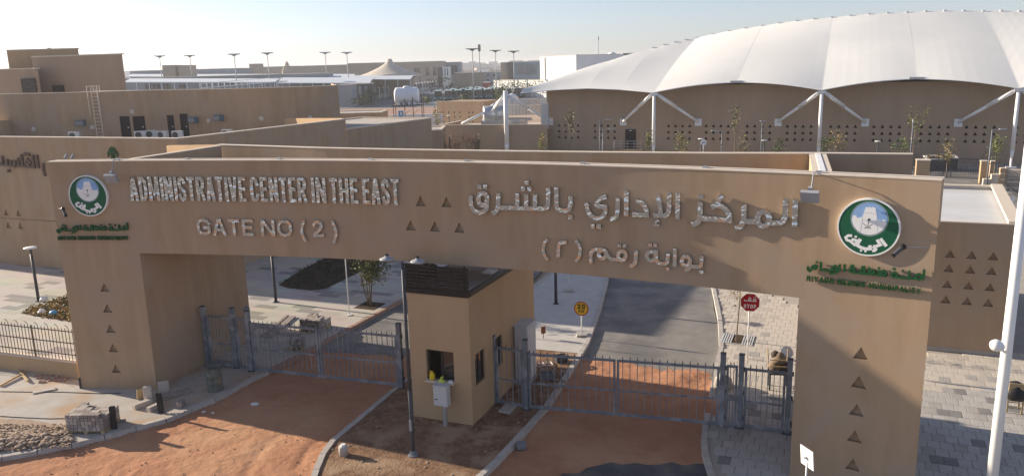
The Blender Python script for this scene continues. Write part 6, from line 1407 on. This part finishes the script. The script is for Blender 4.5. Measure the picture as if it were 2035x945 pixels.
def far_box(name, label, px0, px1, yt, Y, dep=14, m='far_tan', cat='building', z0=-.1, windows=(), roofm='roof_grey', skew=0.0, wm='window_glass', coping=True):
    a, b = D(px0, yt, Y), D(px1, yt, Y + skew); z1 = max(a.z, b.z) if not skew else a.z
    t = thing(name, label, cat, (a.x, a.y, 0), 0)
    A0_, B0_ = Vector((a.x, a.y, 0)), Vector((b.x, b.y, 0)); d = (B0_ - A0_); L = d.length; d.normalize(); n = Vector((-d.y, d.x, 0))
    MB().prism([A0_, B0_, B0_ + n * dep, A0_ + n * dep], z0, z1).build('walls', m, t)
    MB().prism([A0_ - n * .05, B0_ - n * .05, B0_ + n * (dep + .05), A0_ + n * (dep + .05)], z1 + .01, z1 + .25).build('roof', roofm, t)
    for (x0, x1, y0, y1) in windows:
        f0, f1 = (x0 - px0) / (px1 - px0), (x1 - px0) / (px1 - px0)
        yy = Y + skew * (f0 + f1) / 2
        za, zb = D((x0 + x1) / 2, y0, yy).z, D((x0 + x1) / 2, y1, yy).z
        c = A0_ + d * (L * (f0 + f1) / 2) - n * .05; c.z = (za + zb) / 2
        o = MB().box(c, (L * (f1 - f0), .3, za - zb), math.atan2(d.y, d.x)).build('window', wm, t)
        MB().box(c - n * .17, (L * (f1 - f0) * .06, .1, (za - zb) * .98), math.atan2(d.y, d.x)).build('mullion', 'far_grey', o)
    return t
# --- long terminal and car-park canopies on the left horizon
far_box('terminal_building', 'long low grey building under the left skyline with dark doors', 246, 640, 157, 300, 20, 'far_grey', windows=[(287, 298, 166, 177), (302, 316, 166, 177), (322, 336, 166, 177), (356, 367, 168, 176), (452, 462, 160, 170)])
far_box('roof_block', 'left of the two tan cubes on the left skyline', 322, 347, 131, 335, 8, 'far_tan', 'building', 0)
far_box('roof_block', 'right of the two tan cubes on the left skyline', 353, 375, 131, 336, 8, 'far_tan', 'building', 0)
far_box('roof_block', 'single small tan cube right on the left skyline', 495, 514, 128, 420, 8, 'far_tan', 'building', 0)
far_box('far_block', 'long pale low building behind the two tan cubes', 258, 470, 142, 380, 24, 'far_grey')
far_box('far_block', 'long tan low building right of the small tan cube', 510, 720, 134, 520, 30, 'far_tan')
far_box('far_block', 'long tan wall of buildings right behind the conical tent', 690, 878, 127, 440, 30, 'far_tan', windows=[(823, 834, 135, 146), (845, 852, 133, 150), (860, 866, 133, 150)])
far_box('far_block', 'grey tower block with stepped roof on the middle skyline', 868, 915, 125, 470, 20, 'far_grey', windows=[(873, 880, 131, 140), (884, 891, 131, 140), (897, 908, 130, 148)])
far_box('lattice_screen', 'pale building face with white lattice before the grey tower block', 870, 894, 134, 440, 4, 'far_white', windows=[(873, 875, 136, 150), (878, 880, 136, 150), (883, 885, 136, 150), (888, 890, 136, 150)], wm='far_blue')
far_box('far_block', 'plain tan house wall behind the buses', 903, 961, 146, 318, 14, 'far_tan')
far_box('container', 'dark red container right of the tan house wall', 959, 974, 165, 300, 8, 'brick_red', 'container')
far_box('far_block', 'small white house left of the blue glass building', 949, 972, 137, 520, 14, 'far_white', windows=[(953, 957, 141, 145)])
far_box('far_block', 'small grey house between white house and blue glass building', 962, 996, 144, 480, 14, 'far_grey', windows=[(966, 972, 147, 151), (980, 986, 147, 152)])
far_box('boundary_wall', 'long white wall with trees below the blue glass building', 981, 1085, 160, 296, 1.0, 'far_white', 'wall', skew=-24)
far_box('office_tower', 'brown stair tower beside the blue glass building', 995, 1013, 125, 392, 12, 'far_tan', windows=[(1003, 1007, 126, 145)], wm='far_grey')
far_box('office_tower', 'dark slim tower between brown tower and blue glass', 1009, 1024, 124, 388, 12, 'far_dark')
t = far_box('office_building', 'blue grey glass office building on the middle skyline', 1022, 1072, 124, 384, 16, 'far_blue', windows=[(1026 + 7 * k, 1031.5 + 7 * k, 128, 148) for k in range(6)], wm='blue_glass')
far_box('warehouse', 'large bright white warehouse on the skyline left of the membrane roof', 1073, 1145, 113, 360, 26, 'far_white', windows=[(1083, 1084.5, 114, 160)], wm='far_grey', skew=-22)
a = D(1145.5, 110, 338); b = D(1180, 112, 372); t = thing('warehouse_wing', 'grey shaded wing of the white warehouse', 'building', (a.x, a.y, 0))
MB().prism([(a.x + .05, a.y), (b.x, b.y), (b.x - 2, b.y + 20), (a.x, a.y + 28)], 0, a.z + .3).build('walls', 'far_grey', t)
for px, py, s in ((1155, 122, 2.0), (1168, 124, 1.4)): q = D(px, py, 352 + (px - 1150) * .75); MB().box(q, (s, .6, s * 1.1), .8).build('window', 'window_glass', t)
far_box('warehouse', 'lower white warehouse running behind the membrane roof', 1180, 1262, 115, 390, 20, 'far_white', windows=[(1184, 1190, 120, 128)], wm='far_grey', skew=-20)
q = D(1216, 110, 378); t = thing('roof_plant', 'white rounded roof plant above the lower warehouse', 'duct', (q.x, q.y, 16)); MB().lathe(Vector((q.x, q.y, q.z - 2)), [(2.5, 0), (2.5, 2.2), (1.4, 3.2), (.3, 3.5)], 12).build('vent_body', 'far_white', t, True); MB().box(Vector((q.x - 5, q.y, q.z - .5)), (4, 2, 2.2)).build('plant_box', 'far_white', t)
far_box('roof_hut', 'dark low hut on the roof line beside the membrane edge', 1237, 1262, 107, 376, 6, 'far_dark', z0=14)
# --- canopies: sheet on posts
def canopy(label, px0, px1, yf, yb, Yf, Yb, m='canopy_grey', ridge=0.0, n=6):
    a, b, c, d = D(px0, yf, Yf), D(px1, yf, Yf), D(px1 + 12, yb, Yb), D(px0 + 12, yb, Yb)
    t = thing('parking_canopy', label, 'canopy', (a.x, a.y, 0), 0, 'car park canopies')
    m1, m2 = (a + d) / 2 + ZZ * ridge, (b + c) / 2 + ZZ * ridge
    o = MB().add([a, b, m2, m1, c, d], [(0, 1, 2, 3), (3, 2, 4, 5)]).build('roof_sheet', m, t); sm = o.modifiers.new('thick', 'SOLIDIFY'); sm.thickness = .12
    for k in range(n + 1):
        q = a.lerp(b, k / n); MB().tube((q.x, q.y, -.1), (q.x, q.y, q.z), .14, n=6).build('post', 'white_steel', t)
    MB().tube(a - ZZ * .15, b - ZZ * .15, .12, n=6).build('front_beam', 'white_steel', t)
    return t
canopy('nearest broad grey canopy left of the water tank', 552, 735, 164.5, 154, 262, 300, ridge=.6, n=8)
canopy('second grey canopy below the conical tent', 640, 815, 157.5, 150, 300, 330, ridge=.5, n=7)
canopy('long grey canopy across the left horizon', 246, 545, 163, 156, 262, 282, n=12)
canopy('upper grey canopy behind the long one', 420, 700, 154, 148, 330, 370, ridge=.8, n=9)
canopy('far pale canopy at the left skyline', 250, 470, 152, 147, 340, 380, n=9)
# ramp with white railings
a, b = D(400, 174, 255), D(560, 161, 258); t = thing('access_ramp', 'white railed ramp rising to the right before the grey canopy', 'ramp', (a.x, a.y, 0)); d = b - a
MB().add([a, b, b + VV * 3, a + VV * 3], [(0, 1, 2, 3)]).build('deck', 'far_white', t).modifiers.new('s', 'SOLIDIFY').thickness = .3
for k in range(15):
    q = a.lerp(b, k / 14); MB().tube((q.x, q.y, -.1), q + ZZ * 1.3, .09, n=5).build('post', 'white_steel', t)
MB().tube(a + ZZ * 1.25, b + ZZ * 1.25, .08, n=5).build('handrail', 'white_steel', t)
# --- conical tent
p = D(774, 118, 336); rim = D(774, 152, 336).z; t = thing('conical_tent', 'beige peaked tent roof standing on the skyline', 'tent', (p.x, p.y, 0))
prof = []; R_ = 13.5
for k in range(9): f = k / 8; prof.append((R_ * (1 - f) ** 1.75 + .9, rim + (p.z - rim) * f ** 0.95))
mb = MB().lathe((p.x, p.y, 0), prof, 24)
for v in mb.v:
    if v.z < rim + .3: v.z += .5 * math.cos(4 * math.atan2(v.y - p.y, v.x - p.x)); 
mb.build('tent_roof', 'tent_beige', t, True); MB().lathe((p.x, p.y, p.z), [(.95, -.1), (.95, .15), (.3, .2)], 14).build('top_ring', 'tent_beige', t)
for k in range(6): an = 2 * math.pi * k / 6 + .3; MB().tube((p.x + 12 * math.cos(an), p.y + 12 * math.sin(an), -.1), (p.x + 12.5 * math.cos(an), p.y + 12.5 * math.sin(an), rim + .3), .2, n=6).build('mast', 'far_grey', t)
far_box('shop_block', 'tan ground-floor building under the conical tent', 735, 815, 158, 318, 12, 'far_tan', windows=[(752, 758, 163, 168)])
far_box('shop_block', 'dark columned front under the nearest canopy', 697, 738, 168, 250, 6, 'far_dark', windows=[(700, 706, 171, 190), (712, 718, 171, 190), (724, 730, 171, 190)], wm='far_grey')
far_box('shop_block', 'plain grey building face right of the court building', 672, 699, 170, 240, 8, 'far_grey')
# --- small minaret-like roof turret
p = D(571, 138, 500); t = thing('roof_turret', 'small stepped turret on the left skyline', 'turret', (p.x, p.y, 0)); MB().lathe((p.x, p.y, 0), [(3.4, 0), (3.4, p.z), (2.6, p.z + .1), (2.6, p.z + 2), (1.3, p.z + 2.2), (1.2, p.z + 3.4), (.2, p.z + 5)], 8).build('turret_body', 'far_tan', t)
# --- floodlight masts
def mast(px, yt, Y, label):
    q = D(px, yt, Y); p = Vector((q.x, q.y, -.1)); t = thing('floodlight_mast', label, 'mast', p, 0, 'tall floodlight masts')
    MB().tube(p, q, .22, .11, 8).build('pole', 'lamp_grey', t, True)
    MB().lathe(q, [(.25, -.5), (.5, -.3), (1.5, .15), (1.55, .3), (.4, .35)], 12).build('lamp_ring', 'grey_metal', t)
    for k in range(6):
        an = 2 * math.pi * k / 6; MB().box(q + Vector((1.7 * math.cos(an), 1.7 * math.sin(an), .2)), (.6, .6, .3), an).build('lamp_head', 'grey_metal', t)
MX = [(317, 112.5, 300), (377, 111.5, 305), (465, 109, 268), (531, 106.5, 280), (646, 105.5, 305), (689, 105.5, 310), (938.5, 98.5, 262), (984.5, 101.5, 285), (1020.5, 103, 285)]
for k, (x, y, Y) in enumerate(MX): mast(x, y, Y, '%s tall floodlight mast from the left on the skyline' % ORD[k])
q = D(952, 88, 420); p = Vector((q.x, q.y, -.1)); t = thing('telecom_mast', 'tall thin mast with a dark cylinder top on the skyline', 'mast', p); MB().tube(p, q, .3, .2, 8).build('pole', 'lamp_grey', t); MB().tube(q - ZZ * .2, q + ZZ * -3.6, .75, n=10).build('antenna_drum', 'dark_metal', t)
q = D(1189, 73, 400); p = Vector((q.x, q.y, -.1)); t = thing('telecom_mast', 'slender antenna pole above the white warehouse', 'mast', p); MB().tube(p, q, .25, .12, 8).build('pole', 'lamp_grey', t); MB().tube(q - ZZ * 1.6, q, .35, n=8).build('antenna_drum', 'lamp_grey', t)
# --- fence with white posts along the bus park
a, b = G(692, 206), G(866, 176); t = thing('site_fence', 'row of white fence posts on a low wall along the bus park', 'fence', a)
for k in range(24):
    q = a.lerp(b, (k / 23) ** 1.0); MB().box(q + ZZ * 2.0, (.55, .55, 4.2), .3).build('post', 'far_white', t)
d = b - a; MB().box((a + b) / 2 + ZZ * .6, (d.length, .3, 1.3), math.atan2(d.y, d.x)).build('low_wall', 'far_grey', t)
MB().box((a + b) / 2 + ZZ * 2.4, (d.length, .06, 2.2), math.atan2(d.y, d.x)).build('mesh_panel', 'far_dark', t)
# --- buses
def bus():
    t = thing('parked_bus', '', 'bus', (0, 0, 0), 0, 'buses parked in the bus park')
    o = MB().box((0, 5.5, 1.75), (2.5, 11, 2.7)).build('body', 'bus_teal', t); bevel(o, .15, 2)
    MB().box((0, 5.5, 3.15), (2.3, 10.6, .22)).build('roof_unit', 'bus_roof', t)
    MB().box((0, -.01, 2.1), (2.2, .06, 1.3)).build('windscreen', 'window_glass', t)
    for s in (-1, 1):
        MB().box((1.25 * s, 5.5, 2.2), (.05, 9.6, .95)).build('side_windows', 'window_glass', t)
        MB().box((.9 * s, -.02, .85), (.4, .06, .25)).build('headlight', 'sign_white', t)
        for y in (2.2, 8.6): MB().lathe((1.1 * s, y, .5), [(.5, -.14), (.5, .14)], 14, Matrix.Rotation(rad(90), 3, 'Y')).build('wheel', 'tyre', t)
    MB().box((0, -.02, 2.95), (1.6, .05, .28)).build('destination_board', 'sign_black', t)
    return t
bus0 = bus(); bus0['label'] = 'first teal bus from the left in the front row'; p0 = G(871, 200); bus0.location = (p0.x, p0.y, -.06); bus0.rotation_euler = (0, 0, .05)
for k in range(1, 9):
    dup(bus0, (p0.x + 3.35 * k, p0.y + 1.1 * k, -.06), .05 + .01 * (k % 3), '%s teal bus from the left in the front row' % ORD[k])
for k in range(9):
    dup(bus0, (p0.x + 4 + 3.4 * k, p0.y + 15 + 1.4 * k, -.06), .05, '%s teal bus from the left in the middle row, roof only' % ORD[k])
for k in range(8):
    dup(bus0, (p0.x + 9 + 3.4 * k, p0.y + 31 + 1.4 * k, -.06), .05, '%s teal bus from the left in the back row, roof only' % ORD[k])
# --- water tank on its stand
c = D(808.5, 190, 92); zb_ = D(808, 206, 92).z
t = thing('water_tank', 'white ribbed horizontal water tank on a steel stand', 'water tank', (c.x, c.y, 0), .0)
prof = []; LT = 1.38
for k in range(23):
    x = -LT + 2 * LT * k / 22; r = .92 if abs(x) < LT * .9 else .92 - .28 * ((abs(x) - LT * .9) / (LT * .1)) ** 1.5
    prof.append((r + (.035 if (k % 2 and abs(x) < LT * .85) else 0), x))
MB().lathe(c, prof, 22, Matrix.Rotation(rad(90), 3, 'Y')).build('tank_shell', 'tank_white', t, True)
MB().lathe(c + ZZ * .9, [(.4, 0), (.4, .1), (.3, .18), (.15, .2)], 14).build('manhole_lid', 'tank_white', t)
for x in (-.9, -.3, .3, .9): MB().box(c + Vector((x, 0, -.75)), (.32, 1.2, .55)).build('foot', 'tank_white', t)
for x, y in ((-1.5, -.9), (-.2, -.9), (.75, -.9), (1.75, -.9), (-1.5, .9), (1.75, .9)):
    MB().tube((c.x + x, c.y + y, 4.0), (c.x + x, c.y + y, c.z - .4 + (.5 if x > .5 else 0)), .045, n=6).build('stand_leg', 'fence_paint', t)
MB().box((c.x + .1, c.y, c.z - 1.07), (3.6, 2.1, .1)).build('stand_deck', 'fence_paint', t)
for z in (4.4, 5.2): MB().tube((c.x - 1.5, c.y - .9, z), (c.x + 1.75, c.y - .9, z), .035, n=5).build('stand_rail', 'fence_paint', t)
for x in (-.2, .75): MB().tube((c.x + x - .8, c.y - .9, 5.3), (c.x + x + .6, c.y - .9, 6.3), .025, n=5).build('stand_brace', 'timber', t)
# block that carries the tank stand
a = Vector((c.x - 4, c.y - 2.5, 0)); plain_block('tank_block', 'low tan block under the water tank stand', [(a.x, a.y), (a.x + 8, a.y), (a.x + 8, a.y + 6), (a.x, a.y + 6)], 0, 4.0, 'stucco', True)
# --- far greenery
for k, (px, yt, yb, Y, w_, lab, l1) in enumerate(((724, 186, 214, 238, 7, 'grey-green bush left of the water tank', 'leaf_olive'), (733, 180, 200, 250, 4, 'dark small tree behind the grey-green bush', 'leaf_green'), (857, 158, 176, 330, 5, 'dark palm-like tree above the bus park fence, left', 'leaf_green'), (880, 152, 172, 340, 7, 'dark tree group before the lattice building', 'leaf_green'), (893, 154, 175, 330, 5, 'dark tree right of the lattice building', 'leaf_dark'), (916, 172, 190, 290, 4, 'small green tree among the buses', 'leaf_green'), (963, 156, 168, 330, 7, 'dark tree behind the red container', 'leaf_dark'), (990, 172, 197, 235, 4, 'yellow-green tree at the right end of the buses', 'leaf_lime'), (922, 188, 202, 250, 4, 'low shrub before the front row of buses', 'leaf_olive'), (848, 196, 215, 240, 3, 'sparse shrub right of the water tank', 'leaf_lime'))):
    q = D(px, yt, Y); tree(Vector((q.x, q.y, -.1)), max(2.5, q.z), w_, lab, l1, 'leaf_olive', 300 + k, 170, .42, stems=1, base=.25, trunk_r=.15, name='far_tree')
for k in range(9):
    px = 985 + 11 * k; Y = 293 - 2.4 * k; q = D(px, 158 + (k % 3), Y); tree(Vector((q.x, q.y - 3, -.1)), q.z, 4.2, '%s small dry tree from the left along the white wall' % ORD[k], 'leaf_olive', 'leaf_dry', 400 + k, 60, .35, base=.5, trunk_r=.1, name='far_tree', grp='trees along the white wall')
# --- hazy town on the horizon
rnd = random.Random(21); mb = MB()
for k in range(260):
    Y = rnd.uniform(1400, 2600); px = rnd.uniform(230, 1250); h = rnd.uniform(8, 21); w_ = rnd.uniform(12, 45); q = D(px, 130, Y); mb.box((q.x, q.y, h / 2 - .1), (w_, 20, h), rnd.uniform(-.3, .3))
tag(mb.build('distant_town', 'far_grey'), 'pale distant town along the horizon', 'town', kind='stuff')
mb = MB()
for k in range(60):
    Y = rnd.uniform(650, 1000); px = rnd.uniform(240, 1080); h = rnd.uniform(4, 9); w_ = rnd.uniform(10, 26); q = D(px, 130, Y); mb.box((q.x, q.y, h / 2 - .1), (w_, 14, h), rnd.uniform(-.3, .3))
tag(mb.build('distant_sheds', 'far_tan'), 'low distant sheds before the hazy town', 'town', kind='stuff')

# ================================================================== HAZE: even, pale air round the whole place
hm = bpy.data.materials.new('haze'); hm.use_nodes = True; hn = hm.node_tree; hn.nodes.clear()
ho = hn.nodes.new('ShaderNodeOutputMaterial'); hv = hn.nodes.new('ShaderNodeVolumePrincipled')
hv.inputs['Color'].default_value = (0.93, 0.95, 1.0, 1); hv.inputs['Density'].default_value = 0.0003; hv.inputs['Anisotropy'].default_value = 0.2
hn.links.new(hv.outputs[0], ho.inputs['Volume']); MATS['haze'] = hm
tag(MB().box((0, 2600, 13.0), (8400, 7200, 28.4)).build('haze', 'haze'), 'pale dusty haze over the whole site', 'haze', kind='stuff')
